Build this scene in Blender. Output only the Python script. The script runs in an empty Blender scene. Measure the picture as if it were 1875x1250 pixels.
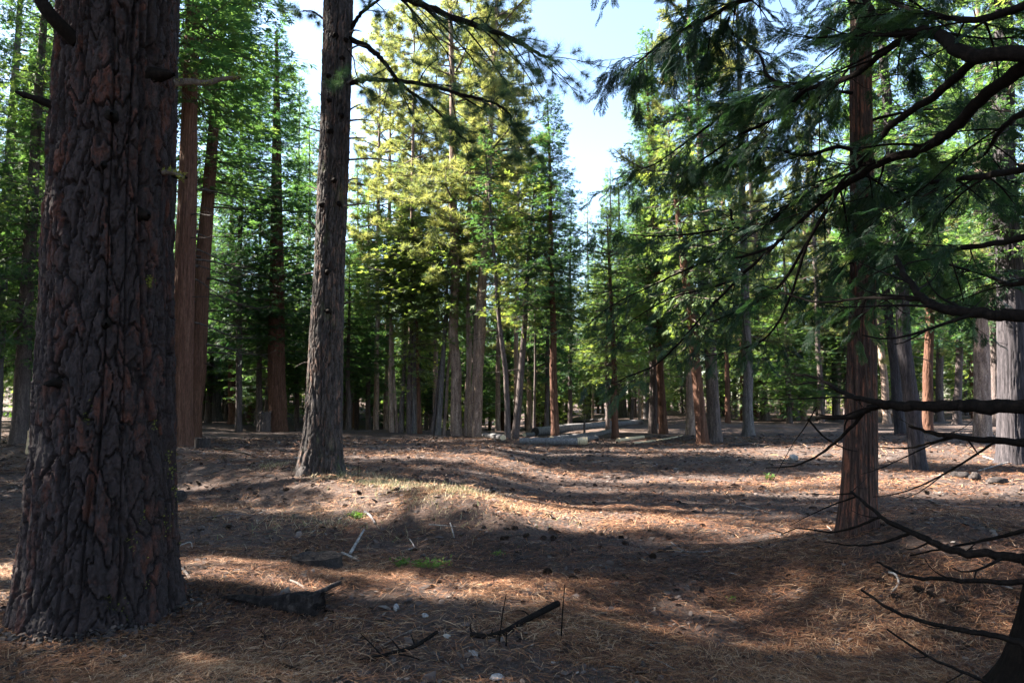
import bpy, math
import numpy as np
from mathutils import Vector, Matrix, Quaternion

SC = bpy.context.scene
COL = SC.collection
rad = math.radians
PI = math.pi
RNG = np.random.default_rng(7)

# ------------------------------------------------------------------ camera maths
FPX, CX, CY = 1250.0, 937.5, 625.0
PITCH = rad(5.03)
CAM = np.array([0.0, 0.0, 1.62])
CP, SP = math.cos(PITCH), math.sin(PITCH)

def ray(px, py):
    u, v = (px - CX) / FPX, (CY - py) / FPX
    return np.array([u, CP - SP * v, SP + CP * v])

def at(px, py, y):
    """world point seen at photo pixel (px,py) whose distance north of the camera is y"""
    d = ray(px, py)
    return CAM + d * (y / d[1])

# ------------------------------------------------------------------ noise
def _hash(ix, iy, iz, seed):
    h = (ix.astype(np.int64) * 374761393 + iy.astype(np.int64) * 668265263 +
         iz.astype(np.int64) * 2147483647 + seed * 1274126177) & 0xFFFFFFFF
    h = ((h ^ (h >> 13)) * 1274126177) & 0xFFFFFFFF
    h = ((h ^ (h >> 16)) * 2246822519) & 0xFFFFFFFF
    h = h ^ (h >> 15)
    return (h & 0xFFFFFF).astype(np.float64) / 16777215.0

def vnoise(x, y, z=None, seed=0):
    x = np.asarray(x, float); y = np.asarray(y, float)
    z = np.zeros_like(x) if z is None else np.asarray(z, float)
    x, y, z = np.broadcast_arrays(x, y, z)
    x0, y0, z0 = np.floor(x), np.floor(y), np.floor(z)
    fx, fy, fz = x - x0, y - y0, z - z0
    fx = fx * fx * (3 - 2 * fx); fy = fy * fy * (3 - 2 * fy); fz = fz * fz * (3 - 2 * fz)
    r = 0
    for dx in (0, 1):
        for dy in (0, 1):
            for dz in (0, 1):
                w = (fx if dx else 1 - fx) * (fy if dy else 1 - fy) * (fz if dz else 1 - fz)
                r = r + w * _hash(x0 + dx, y0 + dy, z0 + dz, seed)
    return r * 2 - 1

def fbm(x, y, z=None, seed=0, octv=4):
    r, a, f = 0, 1.0, 1.0
    for o in range(octv):
        r = r + a * vnoise(np.asarray(x) * f, np.asarray(y) * f, None if z is None else np.asarray(z) * f, seed + o * 17)
        a *= 0.5; f *= 2.03
    return r

def voronoi(u, v, nu, seed):
    """u,v in cell units, u periodic with nu cells. returns F1, F2-F1, cell random"""
    iu, iv = np.floor(u), np.floor(v)
    f1 = np.full(u.shape, 9.0); f2 = np.full(u.shape, 9.0); cid = np.zeros(u.shape)
    zz = np.zeros(u.shape)
    for du in (-1, 0, 1):
        for dv in (-1, 0, 1):
            cu, cv = iu + du, iv + dv
            cm = np.mod(cu, nu)
            px = cu + 0.1 + 0.8 * _hash(cm, cv, zz, seed)
            py = cv + 0.1 + 0.8 * _hash(cm, cv, zz, seed + 5)
            d = np.hypot(px - u, py - v)
            rr = _hash(cm, cv, zz, seed + 9)
            new = d < f1
            f2 = np.where(new, f1, np.minimum(f2, d))
            cid = np.where(new, rr, cid)
            f1 = np.where(new, d, f1)
    return f1, f2 - f1, cid

def sstep(a, b, x):
    t = np.clip((x - a) / (b - a), 0, 1)
    return t * t * (3 - 2 * t)

# ------------------------------------------------------------------ ground height
def segdist(x, y, ax, ay, bx, by):
    dx, dy = bx - ax, by - ay
    L2 = dx * dx + dy * dy
    t = np.clip(((x - ax) * dx + (y - ay) * dy) / L2, 0, 1)
    return np.hypot(x - ax - t * dx, y - ay - t * dy)

def H(x, y, fine=True):
    x = np.asarray(x, float); y = np.asarray(y, float)
    # bank on the left: clearing terrace behind, hollow in front
    s = (y - 9.7) * 0.80 + (x + 1.2) * 0.62
    left = 1 - sstep(-1.0, 1.1, x)
    h = 0.33 * sstep(-1.0, 0.25, s) * left * (1 - sstep(16, 30, y))
    h = h + 0.03 * np.exp(-(segdist(x, y, -4.2, 13.3, -0.5, 9.6) / 0.6) ** 2)
    h = h - 0.10 * np.exp(-((x + 2.0) / 1.7) ** 2 - ((y - 8.0) / 0.8) ** 2)
    h = h + 0.10 * np.exp(-(segdist(x, y, -3.0, 6.6, 0.4, 5.0) / 0.55) ** 2)
    h = h + 0.54 * np.exp(-((x - 4.05) / 1.45) ** 2 - ((y - 6.35) / 1.15) ** 2)
    h = h - 0.12 * np.exp(-((x - 1.9) / 0.9) ** 2 - ((y - 5.5) / 1.2) ** 2)
    h = h - 0.14 * np.exp(-((x - 2.6) / 1.3) ** 2 - ((y - 8.4) / 0.6) ** 2)
    win = sstep(-22, -12, x) * (1 - sstep(0, 9, x))
    h = h - 1.9 * sstep(38, 58, y) * win
    h = h + 0.010 * np.maximum(0, y - 26) * sstep(6, 16, x)
    h = h + 0.055 * np.maximum(0, y - 62) * (1 - sstep(-25, -10, x))
    h = h + 0.10 * fbm(x * 0.16 + 3, y * 0.16, None, 3, 3) * sstep(3, 12, np.abs(y) + np.abs(x) * .3)
    for tx, ty, ta, tr in ((-3.15, 5.3, .09, .85), (-3.75, 13.2, .10, .8), (4.15, 8.15, .08, .55)):
        h = h + ta * np.exp(-((x - tx) ** 2 + (y - ty) ** 2) / tr ** 2)
    h = h + 0.026 * fbm(x * 0.8, y * 0.8, None, 11, 3)
    if fine:
        h = h + 0.014 * fbm(x * 4.3, y * 4.3, None, 21, 3)
    return h

def h1(x, y):
    return float(H(np.array([x]), np.array([y]))[0])

def ground_hit(px, py):
    d = ray(px, py)
    t = np.concatenate([np.linspace(2.0, 30, 1200), np.linspace(30, 160, 1200)])
    P = CAM[None, :] + d[None, :] * t[:, None]
    below = P[:, 2] < H(P[:, 0], P[:, 1], False)
    i = int(np.argmax(below)) if below.any() else len(t) - 1
    return P[i]

# ------------------------------------------------------------------ materials
def new_mat(name):
    m = bpy.data.materials.new(name); m.use_nodes = True
    nt = m.node_tree; nt.nodes.clear()
    out = nt.nodes.new('ShaderNodeOutputMaterial')
    return m, nt, out

def N(nt, typ, **kw):
    n = nt.nodes.new(typ)
    for k, v in kw.items():
        if k.startswith('i_'):
            n.inputs[k[2:].replace('_', ' ')].default_value = v
        else:
            setattr(n, k, v)
    return n

def ramp(nt, fac, stops):
    r = N(nt, 'ShaderNodeValToRGB')
    el = r.color_ramp.elements
    while len(el) < len(stops): el.new(0.5)
    for e, (p, c) in zip(el, stops):
        e.position = p; e.color = (*c, 1)
    nt.links.new(fac, r.inputs['Fac'])
    return r.outputs['Color']

def mixc(nt, fac, a, b, mode='MIX'):
    m = N(nt, 'ShaderNodeMix', data_type='RGBA', blend_type=mode)
    for sock, val in ((m.inputs[0], fac), (m.inputs[6], a), (m.inputs[7], b)):
        if hasattr(val, 'is_linked') or hasattr(val, 'node'):
            nt.links.new(val, sock)
        elif isinstance(val, tuple):
            sock.default_value = (*val, 1)
        else:
            sock.default_value = val
    return m.outputs[2]

def noise(nt, vec, scale, detail=4, rough=0.6):
    n = N(nt, 'ShaderNodeTexNoise', i_Scale=scale, i_Detail=detail, i_Roughness=rough)
    if vec is not None: nt.links.new(vec, n.inputs['Vector'])
    return n.outputs['Fac']

def mapped(nt, scale):
    tc = N(nt, 'ShaderNodeTexCoord')
    mp = N(nt, 'ShaderNodeMapping'); mp.inputs['Scale'].default_value = scale
    nt.links.new(tc.outputs['Object'], mp.inputs['Vector'])
    return mp.outputs['Vector']

def bark_mat(name, dark, mid, light, stretch=0.18, scale=14, bump=0.5, plate=0.0, platecol=(.3, .1, .05), dist=0.02, moss=0.0, spec=.18):
    m, nt, out = new_mat(name)
    v = mapped(nt, (1, 1, stretch))
    a = noise(nt, v, scale, 6, 0.65)
    col = ramp(nt, a, [(0.30, dark), (0.5, mid), (0.72, light)])
    b = noise(nt, mapped(nt, (1, 1, .5)), 2.1, 3, .5)
    col = mixc(nt, ramp(nt, b, [(0.35, (0, 0, 0)), (0.65, (.55, .55, .55))]), col, mid)
    if plate > 0:
        at_ = N(nt, 'ShaderNodeAttribute', attribute_name='plate')
        f = ramp(nt, at_.outputs['Fac'], [(0.40, (0, 0, 0)), (0.70, (plate,) * 3)])
        c = noise(nt, mapped(nt, (1, 1, .4)), 15, 5, .65)
        f2 = mixc(nt, 1.0, f, ramp(nt, c, [(.46, (0, 0, 0)), (.62, (1, 1, 1))]), 'MULTIPLY')
        col = mixc(nt, f2, col, platecol)
    if moss > 0:
        d = noise(nt, mapped(nt, (1, 1, .35)), 3.3, 5, .7)
        col = mixc(nt, ramp(nt, d, [(.58, (0, 0, 0)), (.70, (moss,) * 3)]), col, (.10, .13, .03))
    p = N(nt, 'ShaderNodeBsdfPrincipled', i_Roughness=0.92)
    p.inputs['Specular IOR Level'].default_value = spec
    nt.links.new(col, p.inputs['Base Color'])
    bm = N(nt, 'ShaderNodeBump', i_Strength=bump, i_Distance=dist)
    nt.links.new(a, bm.inputs['Height'])
    fine = noise(nt, mapped(nt, (1, 1, min(1, stretch * 2.2))), scale * 3.4, 4, .7)
    b2 = N(nt, 'ShaderNodeBump', i_Strength=.85, i_Distance=dist * .45)
    nt.links.new(fine, b2.inputs['Height']); nt.links.new(bm.outputs['Normal'], b2.inputs['Normal'])
    nt.links.new(b2.outputs['Normal'], p.inputs['Normal'])
    fv = ramp(nt, fine, [(.32, (.5, .5, .5)), (.68, (1.5, 1.5, 1.5))])
    nt.links.new(mixc(nt, 1.0, col, fv, 'MULTIPLY'), p.inputs['Base Color'])
    nt.links.new(p.outputs['BSDF'], out.inputs['Surface'])
    return m

def leaf_mat(name, c0, c1, c2, trans, tfac=0.4, rough=0.6):
    m, nt, out = new_mat(name)
    at_ = N(nt, 'ShaderNodeAttribute', attribute_name='tint')
    oi = N(nt, 'ShaderNodeObjectInfo')
    ad = N(nt, 'ShaderNodeMath', operation='MULTIPLY_ADD')
    nt.links.new(oi.outputs['Random'], ad.inputs[0]); ad.inputs[1].default_value = 0.30
    nt.links.new(at_.outputs['Fac'], ad.inputs[2])
    col = ramp(nt, ad.outputs[0], [(0.12, c0), (0.6, c1), (1.0, c2)])
    d = N(nt, 'ShaderNodeBsdfPrincipled', i_Roughness=rough)
    d.inputs['Specular IOR Level'].default_value = 0.25
    nt.links.new(col, d.inputs['Base Color'])
    t = N(nt, 'ShaderNodeBsdfTranslucent')
    tc = mixc(nt, 1.0, col, trans, 'MULTIPLY')
    nt.links.new(tc, t.inputs['Color'])
    mx = N(nt, 'ShaderNodeMixShader'); mx.inputs[0].default_value = tfac
    nt.links.new(d.outputs[0], mx.inputs[1]); nt.links.new(t.outputs[0], mx.inputs[2])
    nt.links.new(mx.outputs[0], out.inputs['Surface'])
    return m

def tint_mat(name, stops, rough=0.85, tfac=0.0):
    m, nt, out = new_mat(name)
    at_ = N(nt, 'ShaderNodeAttribute', attribute_name='tint')
    col = ramp(nt, at_.outputs['Fac'], stops)
    d = N(nt, 'ShaderNodeBsdfPrincipled', i_Roughness=rough)
    d.inputs['Specular IOR Level'].default_value = 0.3
    nt.links.new(col, d.inputs['Base Color'])
    nt.links.new(d.outputs[0], out.inputs['Surface'])
    return m

M = {}
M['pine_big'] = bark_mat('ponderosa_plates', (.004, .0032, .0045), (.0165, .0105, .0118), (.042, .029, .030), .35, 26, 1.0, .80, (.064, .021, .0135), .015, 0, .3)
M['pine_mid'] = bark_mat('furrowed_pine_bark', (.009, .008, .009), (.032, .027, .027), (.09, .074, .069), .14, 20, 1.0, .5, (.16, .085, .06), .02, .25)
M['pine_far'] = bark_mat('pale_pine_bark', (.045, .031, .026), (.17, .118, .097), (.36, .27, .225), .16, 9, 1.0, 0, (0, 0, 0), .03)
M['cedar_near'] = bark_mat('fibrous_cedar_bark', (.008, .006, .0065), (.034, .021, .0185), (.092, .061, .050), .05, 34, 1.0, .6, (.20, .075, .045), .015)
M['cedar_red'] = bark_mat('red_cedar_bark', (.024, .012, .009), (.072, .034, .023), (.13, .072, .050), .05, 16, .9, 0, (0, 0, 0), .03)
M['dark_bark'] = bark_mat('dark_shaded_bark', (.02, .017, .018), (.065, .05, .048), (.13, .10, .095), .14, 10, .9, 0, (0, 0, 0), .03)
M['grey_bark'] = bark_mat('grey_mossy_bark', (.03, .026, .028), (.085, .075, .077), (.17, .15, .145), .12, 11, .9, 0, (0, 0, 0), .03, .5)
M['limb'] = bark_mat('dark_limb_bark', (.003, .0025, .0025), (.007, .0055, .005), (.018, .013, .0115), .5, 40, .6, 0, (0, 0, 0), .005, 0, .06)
M['twig'] = bark_mat('grey_brown_twig', (.03, .024, .022), (.085, .066, .058), (.17, .14, .125), .5, 20, .5, 0, (0, 0, 0), .005)
M['purple_bark'] = bark_mat('shade_darkened_bark', (.010, .009, .011), (.030, .026, .030), (.065, .056, .060), .06, 12, 1.0, 0, (0, 0, 0), .03)  # purple-grey bark darkened to put shade on trunks that stand in sun
M['charred'] = bark_mat('charred_wood', (.004, .0035, .004), (.013, .0105, .0105), (.06, .048, .044), .4, 22, 1.0, 0, (0, 0, 0), .015, 0, .1)
M['deadtwig'] = bark_mat('dark_dead_twig', (.012, .010, .010), (.035, .027, .024), (.08, .066, .06), .5, 20, .5, 0, (0, 0, 0), .005)
M['deadwood'] = bark_mat('weathered_grey_wood', (.030, .027, .029), (.095, .088, .092), (.22, .205, .205), .5, 14, .7, 0, (0, 0, 0), .01)
M['palewood'] = bark_mat('bleached_wood', (.09, .08, .075), (.20, .18, .17), (.32, .295, .28), .5, 14, .6, 0, (0, 0, 0), .006)
M['cutwood'] = bark_mat('fresh_cut_wood', (.32, .23, .14), (.50, .38, .25), (.62, .52, .38), .5, 18, .4, 0, (0, 0, 0), .006)
M['rotten'] = bark_mat('rotten_wood', (.006, .005, .006), (.022, .018, .018), (.085, .066, .058), .4, 22, 1.0, 0, (0, 0, 0), .015)
M['cone'] = bark_mat('pine_cone_scale', (.012, .009, .008), (.035, .023, .018), (.08, .052, .04), 1, 60, .4, 0, (0, 0, 0), .003)
M['rock'] = bark_mat('pale_rock', (.08, .077, .083), (.18, .172, .178), (.30, .288, .285), 1, 20, .6, 0, (0, 0, 0), .01)
M['cedar'] = leaf_mat('cedar_spray', (.014, .042, .030), (.048, .094, .046), (.110, .145, .062), (2.5, 2.5, 1.0), .50)
M['pine'] = leaf_mat('pine_needle', (.038, .070, .038), (.15, .165, .075), (.28, .265, .145), (2.1, 2.0, 1.0), .50)
M['pine_near'] = leaf_mat('long_pine_needle', (.022, .050, .030), (.045, .085, .042), (.085, .12, .05), (1.5, 1.6, .9), .35)
M['frond'] = leaf_mat('near_cedar_frond', (.008, .022, .017), (.018, .045, .027), (.046, .078, .030), (1.9, 2.0, .8), .42, .45)
M['young'] = leaf_mat('young_cedar_spray', (.045, .09, .040), (.105, .155, .060), (.19, .215, .09), (2.4, 2.2, .9), .50)
M['green'] = leaf_mat('seedling_green', (.05, .11, .02), (.08, .15, .03), (.12, .19, .04), (1.8, 1.8, .8), .3)
M['lichen'] = leaf_mat('yellow_lichen', (.09, .11, .015), (.16, .18, .025), (.24, .25, .04), (1, 1, .6), .2)
M['litter'] = tint_mat('needle_litter', [(0, (.016, .010, .009)), (.3, (.070, .029, .017)), (.6, (.150, .062, .028)), (.85, (.245, .120, .058)), (1, (.31, .205, .13))])
M['chips'] = tint_mat('bark_chip', [(0, (.015, .012, .012)), (.5, (.07, .05, .045)), (.85, (.12, .10, .09)), (1, (.26, .235, .22))])
M['straw'] = tint_mat('dry_straw', [(0, (.13, .10, .055)), (.5, (.30, .24, .14)), (.85, (.44, .38, .26)), (1, (.13, .17, .06))])

def ground_mat():
    m, nt, out = new_mat('forest_floor')
    v = mapped(nt, (1, 1, 1))
    big = noise(nt, v, .35, 4, .6)
    mid = noise(nt, v, 2.6, 6, .7)
    fin = noise(nt, v, 26, 6, .75)
    col = ramp(nt, mid, [(.30, (.022, .015, .014)), (.48, (.060, .031, .022)), (.62, (.105, .054, .034)), (.78, (.165, .098, .066))])
    grey = ramp(nt, fin, [(.35, (.017, .013, .013)), (.55, (.085, .060, .048)), (.75, (.20, .150, .115))])
    col = mixc(nt, .42, col, grey)
    # grey-lilac noise patches, the clearing's cool shade put into the floor colour
    col = mixc(nt, ramp(nt, big, [(.36, (.15, .15, .15)), (.60, (.75, .75, .75))]), col, ramp(nt, fin, [(.3, (.028, .022, .022)), (.6, (.098, .076, .070)), (.8, (.20, .165, .150))]))
    # rare pale flecks and dark flecks
    fl = noise(nt, v, 70, 2, .5)
    col = mixc(nt, ramp(nt, fl, [(.73, (0, 0, 0)), (.80, (.5, .5, .5))]), col, (.30, .25, .21))
    fd = noise(nt, v, 48, 2, .5)
    col = mixc(nt, ramp(nt, fd, [(.68, (0, 0, 0)), (.74, (.8, .8, .8))]), col, (.02, .016, .016))
    p = N(nt, 'ShaderNodeBsdfPrincipled', i_Roughness=.95)
    p.inputs['Specular IOR Level'].default_value = 0.15
    nt.links.new(col, p.inputs['Base Color'])
    bm = N(nt, 'ShaderNodeBump', i_Strength=.9, i_Distance=.05)
    nt.links.new(fin, bm.inputs['Height'])
    b2 = N(nt, 'ShaderNodeBump', i_Strength=.8, i_Distance=.12)
    nt.links.new(mid, b2.inputs['Height']); nt.links.new(bm.outputs['Normal'], b2.inputs['Normal'])
    nt.links.new(b2.outputs['Normal'], p.inputs['Normal'])
    nt.links.new(p.outputs[0], out.inputs['Surface'])
    return m
M['ground'] = ground_mat()

# ------------------------------------------------------------------ mesh building
class MB:
    def __init__(s): s.V = []; s.Q = []; s.T = []; s.n = 0; s.plate = []
    def add(s, V, F, mat=0, tint=None, plate=None):
        V = np.asarray(V, float).reshape(-1, 3); F = np.asarray(F, np.int64)
        s.V.append(V)
        if tint is None: tint = np.full(len(F), .5)
        elif np.isscalar(tint): tint = np.full(len(F), float(tint))
        (s.Q if F.shape[1] == 4 else s.T).append((F + s.n, mat, tint))
        s.plate.append(np.zeros(len(V)) if plate is None else plate)
        s.n += len(V)
    def mesh(s, name, mats, smooth=False, attrs=True):
        me = bpy.data.meshes.new(name)
        V = np.concatenate(s.V)
        parts = s.Q + s.T
        loops = np.concatenate([f.ravel() for f, _, _ in parts])
        tot = np.concatenate([np.full(len(f), f.shape[1]) for f, _, _ in parts])
        st = np.concatenate([[0], np.cumsum(tot)[:-1]])
        me.vertices.add(len(V)); me.loops.add(len(loops)); me.polygons.add(len(tot))
        me.vertices.foreach_set('co', V.astype(np.float32).ravel())
        me.loops.foreach_set('vertex_index', loops.astype(np.int32))
        me.polygons.foreach_set('loop_start', st.astype(np.int32))
        me.polygons.foreach_set('loop_total', tot.astype(np.int32))
        me.polygons.foreach_set('material_index', np.concatenate([np.full(len(f), m_) for f, m_, _ in parts]).astype(np.int32))
        if smooth: me.polygons.foreach_set('use_smooth', np.ones(len(tot), bool))
        a = me.attributes.new('tint', 'FLOAT', 'FACE')
        a.data.foreach_set('value', np.concatenate([t for _, _, t in parts]).astype(np.float32))
        pl = np.concatenate(s.plate)
        if pl.any():
            a = me.attributes.new('plate', 'FLOAT', 'POINT')
            a.data.foreach_set('value', pl.astype(np.float32))
        for m_ in mats: me.materials.append(m_)
        me.update(); me.validate()
        return me

def obj(name, me, parent=None, loc=(0, 0, 0), rot=None, scale=None):
    o = bpy.data.objects.new(name, me); COL.objects.link(o)
    o.location = loc
    if rot is not None: o.rotation_euler = rot
    if scale is not None: o.scale = scale
    if parent is not None: o.parent = parent
    return o

def tag(o, label, cat, group=None, kind=None):
    if label: o['label'] = label
    if cat: o['category'] = cat
    if group: o['group'] = group
    if kind: o['kind'] = kind
    return o

def thing(name, label, cat, loc, group=None):
    o = bpy.data.objects.new(name, None); COL.objects.link(o)
    o.empty_display_size = .2
    o.location = loc
    return tag(o, label, cat, group)

def spline(P, k):
    P = np.asarray(P, float)
    Q = np.vstack([2 * P[0] - P[1], P, 2 * P[-1] - P[-2]])
    out = []
    for i in range(1, len(Q) - 2):
        p0, p1, p2, p3 = Q[i - 1], Q[i], Q[i + 1], Q[i + 2]
        t = np.linspace(0, 1, k, endpoint=False)[:, None]
        out.append(.5 * (2 * p1 + (p2 - p0) * t + (2 * p0 - 5 * p1 + 4 * p2 - p3) * t ** 2 + (3 * p1 - p0 - 3 * p2 + p3) * t ** 3))
    out.append(P[-1:])
    return np.vstack(out)

def nrm(a):
    return a / np.maximum(np.linalg.norm(a, axis=-1, keepdims=True), 1e-9)

def tubes(P, R, seg=5):
    """P (N,k,3), R (N,k) -> verts, quads (open tubes)"""
    P = np.asarray(P, float); R = np.asarray(R, float)
    if P.ndim == 2: P = P[None]; R = R[None]
    n, k, _ = P.shape
    T = nrm(np.gradient(P, axis=1))
    ref = np.zeros((n, 1, 3)); ref[..., 2] = 1
    mean = np.abs(nrm(P[:, -1] - P[:, 0]))[:, 2]
    ref[mean > .8] = (1, 0, 0)
    A = nrm(np.cross(T, ref)); B = np.cross(T, A)
    a = np.linspace(0, 2 * PI, seg, endpoint=False)
    V = P[:, :, None, :] + R[:, :, None, None] * (np.cos(a)[None, None, :, None] * A[:, :, None, :] + np.sin(a)[None, None, :, None] * B[:, :, None, :])
    i = np.arange(k - 1)[:, None]; j = np.arange(seg)[None, :]; j2 = (j + 1) % seg
    q = np.stack([i * seg + j, i * seg + j2, (i + 1) * seg + j2, (i + 1) * seg + j], -1).reshape(-1, 4)
    F = (q[None] + (np.arange(n) * k * seg)[:, None, None]).reshape(-1, 4)
    return V.reshape(-1, 3), F

def scatter(mb, TV, TF, pos, X, Nn, scl, mat=0, tint=None):
    """instances of template (x axis->X, z axis->Nn)"""
    X = nrm(X); Y = nrm(np.cross(Nn, X)); Z = np.cross(X, Y)
    scl = np.asarray(scl, float)
    if scl.ndim == 1: scl = scl[:, None]
    W = TV[None] * scl[:, None, :]
    V = pos[:, None, :] + W[..., 0:1] * X[:, None, :] + W[..., 1:2] * Y[:, None, :] + W[..., 2:3] * Z[:, None, :]
    n = len(pos)
    F = (TF[None] + (np.arange(n) * len(TV))[:, None, None]).reshape(-1, TF.shape[1])
    if tint is not None: tint = np.repeat(tint, len(TF))
    mb.add(V.reshape(-1, 3), F, mat, tint)

# ------------------------------------------------------------------ foliage templates
def strip_quad(a, b, w, zoff=0):
    a = np.array(a, float); b = np.array(b, float)
    d = b - a; p = np.array([-d[1], d[0], 0]); p = p / max(np.linalg.norm(p), 1e-9) * w / 2
    m = a * .55 + b * .45
    return [a, m + p, b, m - p]

def spray_template(rng, nleaf=10, w=.085):
    V = []; F = []
    for i in range(nleaf):
        s = rng.uniform(0, .55); ang = rng.uniform(-1.0, 1.0)
        a = np.array([s, 0, -.12 * s * s]); L = rng.uniform(.35, .62)
        b = a + L * np.array([math.cos(ang), math.sin(ang), rng.uniform(-.42, .22)])
        q = strip_quad(a, b, w * rng.uniform(.8, 1.4))
        F.append([len(V) + k for k in range(4)]); V += q
    return np.array(V), np.array(F)

def tuft_template(rng, n=16, w=.06, cone=1.5):
    V = []; F = []
    for i in range(n):
        th = cone * math.sqrt(rng.uniform(0.02, 1)); ph = rng.uniform(0, 2 * PI)
        d = np.array([math.cos(th), math.sin(th) * math.cos(ph), math.sin(th) * math.sin(ph)])
        L = rng.uniform(.75, 1.1)
        p = np.cross(d, rng.normal(size=3)); p /= np.linalg.norm(p)
        base = np.array([rng.uniform(-.35, .1), 0, 0])
        V += [base + p * w / 2, base - p * w / 2, base + d * L + np.array([0, 0, -.08])]
        F.append([3 * i, 3 * i + 1, 3 * i + 2])
    return np.array(V), np.array(F)

def frond_template(rng, npair=13, L=1.0):
    """flat feathery incense-cedar spray, 1 long; curved down"""
    V = []; F = []
    def q(a, b, w):
        F.append([len(V) + k for k in range(4)]); V.extend(strip_quad(a, b, w))
    q((0, 0, 0), (1, 0, 0), .018)
    for i in range(npair):
        for sd in (-1, 1):
            s = (i + .5 + .25 * sd) / npair * .95 + rng.uniform(-.015, .015)
            ang = sd * rng.uniform(.60, .85)
            l = .40 * (1 - s) ** .7 * min(1, .45 + 2.2 * s) * rng.uniform(.75, 1.1) + .04
            a = np.array([s, 0, 0]); d = np.array([math.cos(ang), math.sin(ang), 0])
            q(a, a + d * l, .020)
            m = max(2, int(l / .042))
            for j in range(m):
                for s2 in (-1, 1):
                    t = (j + .6) / m
                    b0 = a + d * l * t
                    an2 = ang + s2 * rng.uniform(.45, .75)
                    l2 = .115 * (1 - t * .65) * rng.uniform(.7, 1.1)
                    q(b0, b0 + np.array([math.cos(an2), math.sin(an2), 0]) * l2, .021)
    V = np.array(V)
    V[:, 2] += -.16 * V[:, 0] ** 2 - .3 * np.abs(V[:, 1]) ** 1.5 + .03 * np.sin(V[:, 0] * 9) + rng.normal(0, .006, len(V))
    return V, np.array(F)

# ------------------------------------------------------------------ crowns (prototypes, local z from 0 to L)
def crown_branches(rng, L, R, nb, prof, e_lo, e_hi, droop, tip, k=7, tier=0):
    u = (np.arange(nb) + rng.uniform(0, 1, nb)) / nb
    z = L * u ** .92
    if tier: z = np.minimum(L * .99, np.maximum(0, np.round(z / tier) * tier + rng.normal(0, .13 * tier, nb)))
    az = np.arange(nb) * 2.39996 + rng.normal(0, .45, nb)
    ln = R * prof(z / L) * rng.uniform(.40, 1.05, nb) * (1 + .35 * vnoise(z * .55 + 3, np.mod(az, 2 * PI) * .9, None, 3)) * np.where(rng.uniform(0, 1, nb) < .10, 1.35, 1.0) + .12
    el = e_lo + (e_hi - e_lo) * (z / L) ** 1.5 + rng.normal(0, .10, nb)
    s = np.linspace(0, 1, k)
    wob = rng.normal(0, .14, nb)
    aa = az[:, None] + wob[:, None] * s[None] ** 1.5
    rr = ln[:, None] * s[None] * np.cos(el)[:, None]
    zz = z[:, None] + ln[:, None] * (s[None] * np.sin(el)[:, None] - droop * s[None] ** 2 + tip * s[None] ** 4)
    P = np.stack([rr * np.cos(aa), rr * np.sin(aa), zz], -1)
    return z, az, ln, P

def sample_poly(P, b, s):
    k = P.shape[1]
    f = s * (k - 1); i = np.minimum(f.astype(int), k - 2); t = (f - i)[:, None]
    return P[b, i] * (1 - t) + P[b, i + 1] * t, nrm(P[b, i + 1] - P[b, i])

def cedar_crown(name, seed, L=20, R=3.0, nb=230, dens=15, leaf=.40, mat='cedar', prof=None, miss=.12):
    rng = np.random.default_rng(seed)
    if prof is None: prof = lambda t: (1 - t) ** .72 * np.minimum(1, .62 + 2.2 * t)
    z, az, ln, P = crown_branches(rng, L, R, nb, prof, -.22, .62, .18, .16, 7, .75)
    keep = rng.uniform(0, 1, nb) > miss
    z, az, ln, P = z[keep], az[keep], ln[keep], P[keep]
    mb = MB()
    k = P.shape[1]
    Rr = (.012 + .012 * ln)[:, None] * np.linspace(1, .15, k)[None]
    V, F = tubes(P, Rr, 4); mb.add(V, F, 1)
    cnt = np.maximum(8, (ln * dens * rng.uniform(.5, 1.4, len(ln)))).astype(int)
    b = np.repeat(np.arange(len(ln)), cnt)
    n = len(b)
    s = rng.uniform(.06, 1, n) ** .80
    p, d = sample_poly(P, b, s)
    side = nrm(np.cross(d, np.array([0, 0, 1.0])))
    lat = rng.normal(0, 1, n) * (.34 * ln[b] * (1.05 - s) + .10)
    p = p + side * lat[:, None]
    p[:, 2] += rng.normal(-.04, .13, n) - .15 * np.abs(lat)
    X = d * .8 + side * (np.sign(lat) * rng.uniform(.2, 1.2, n))[:, None] + rng.normal(0, .3, (n, 3))
    X[:, 2] += rng.uniform(-.7, .15, n)
    Z = rng.normal(0, .55, (n, 3)); Z[:, 2] += 1
    sc = leaf * rng.uniform(.6, 1.25, n) * (.65 + .35 * np.minimum(1, ln[b]))
    base = rng.uniform(0, .35, len(ln))[b]
    ti = np.clip(base + rng.uniform(0, .45, n) * (.4 + .6 * s), 0, 1)
    third = rng.integers(0, 3, n)
    for q in range(3):
        TV, TF = spray_template(rng)
        mk = third == q
        scatter(mb, TV, TF, p[mk], X[mk], Z[mk], sc[mk], 0, ti[mk])
    return mb.mesh(name, [M[mat], M['twig']])

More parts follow.
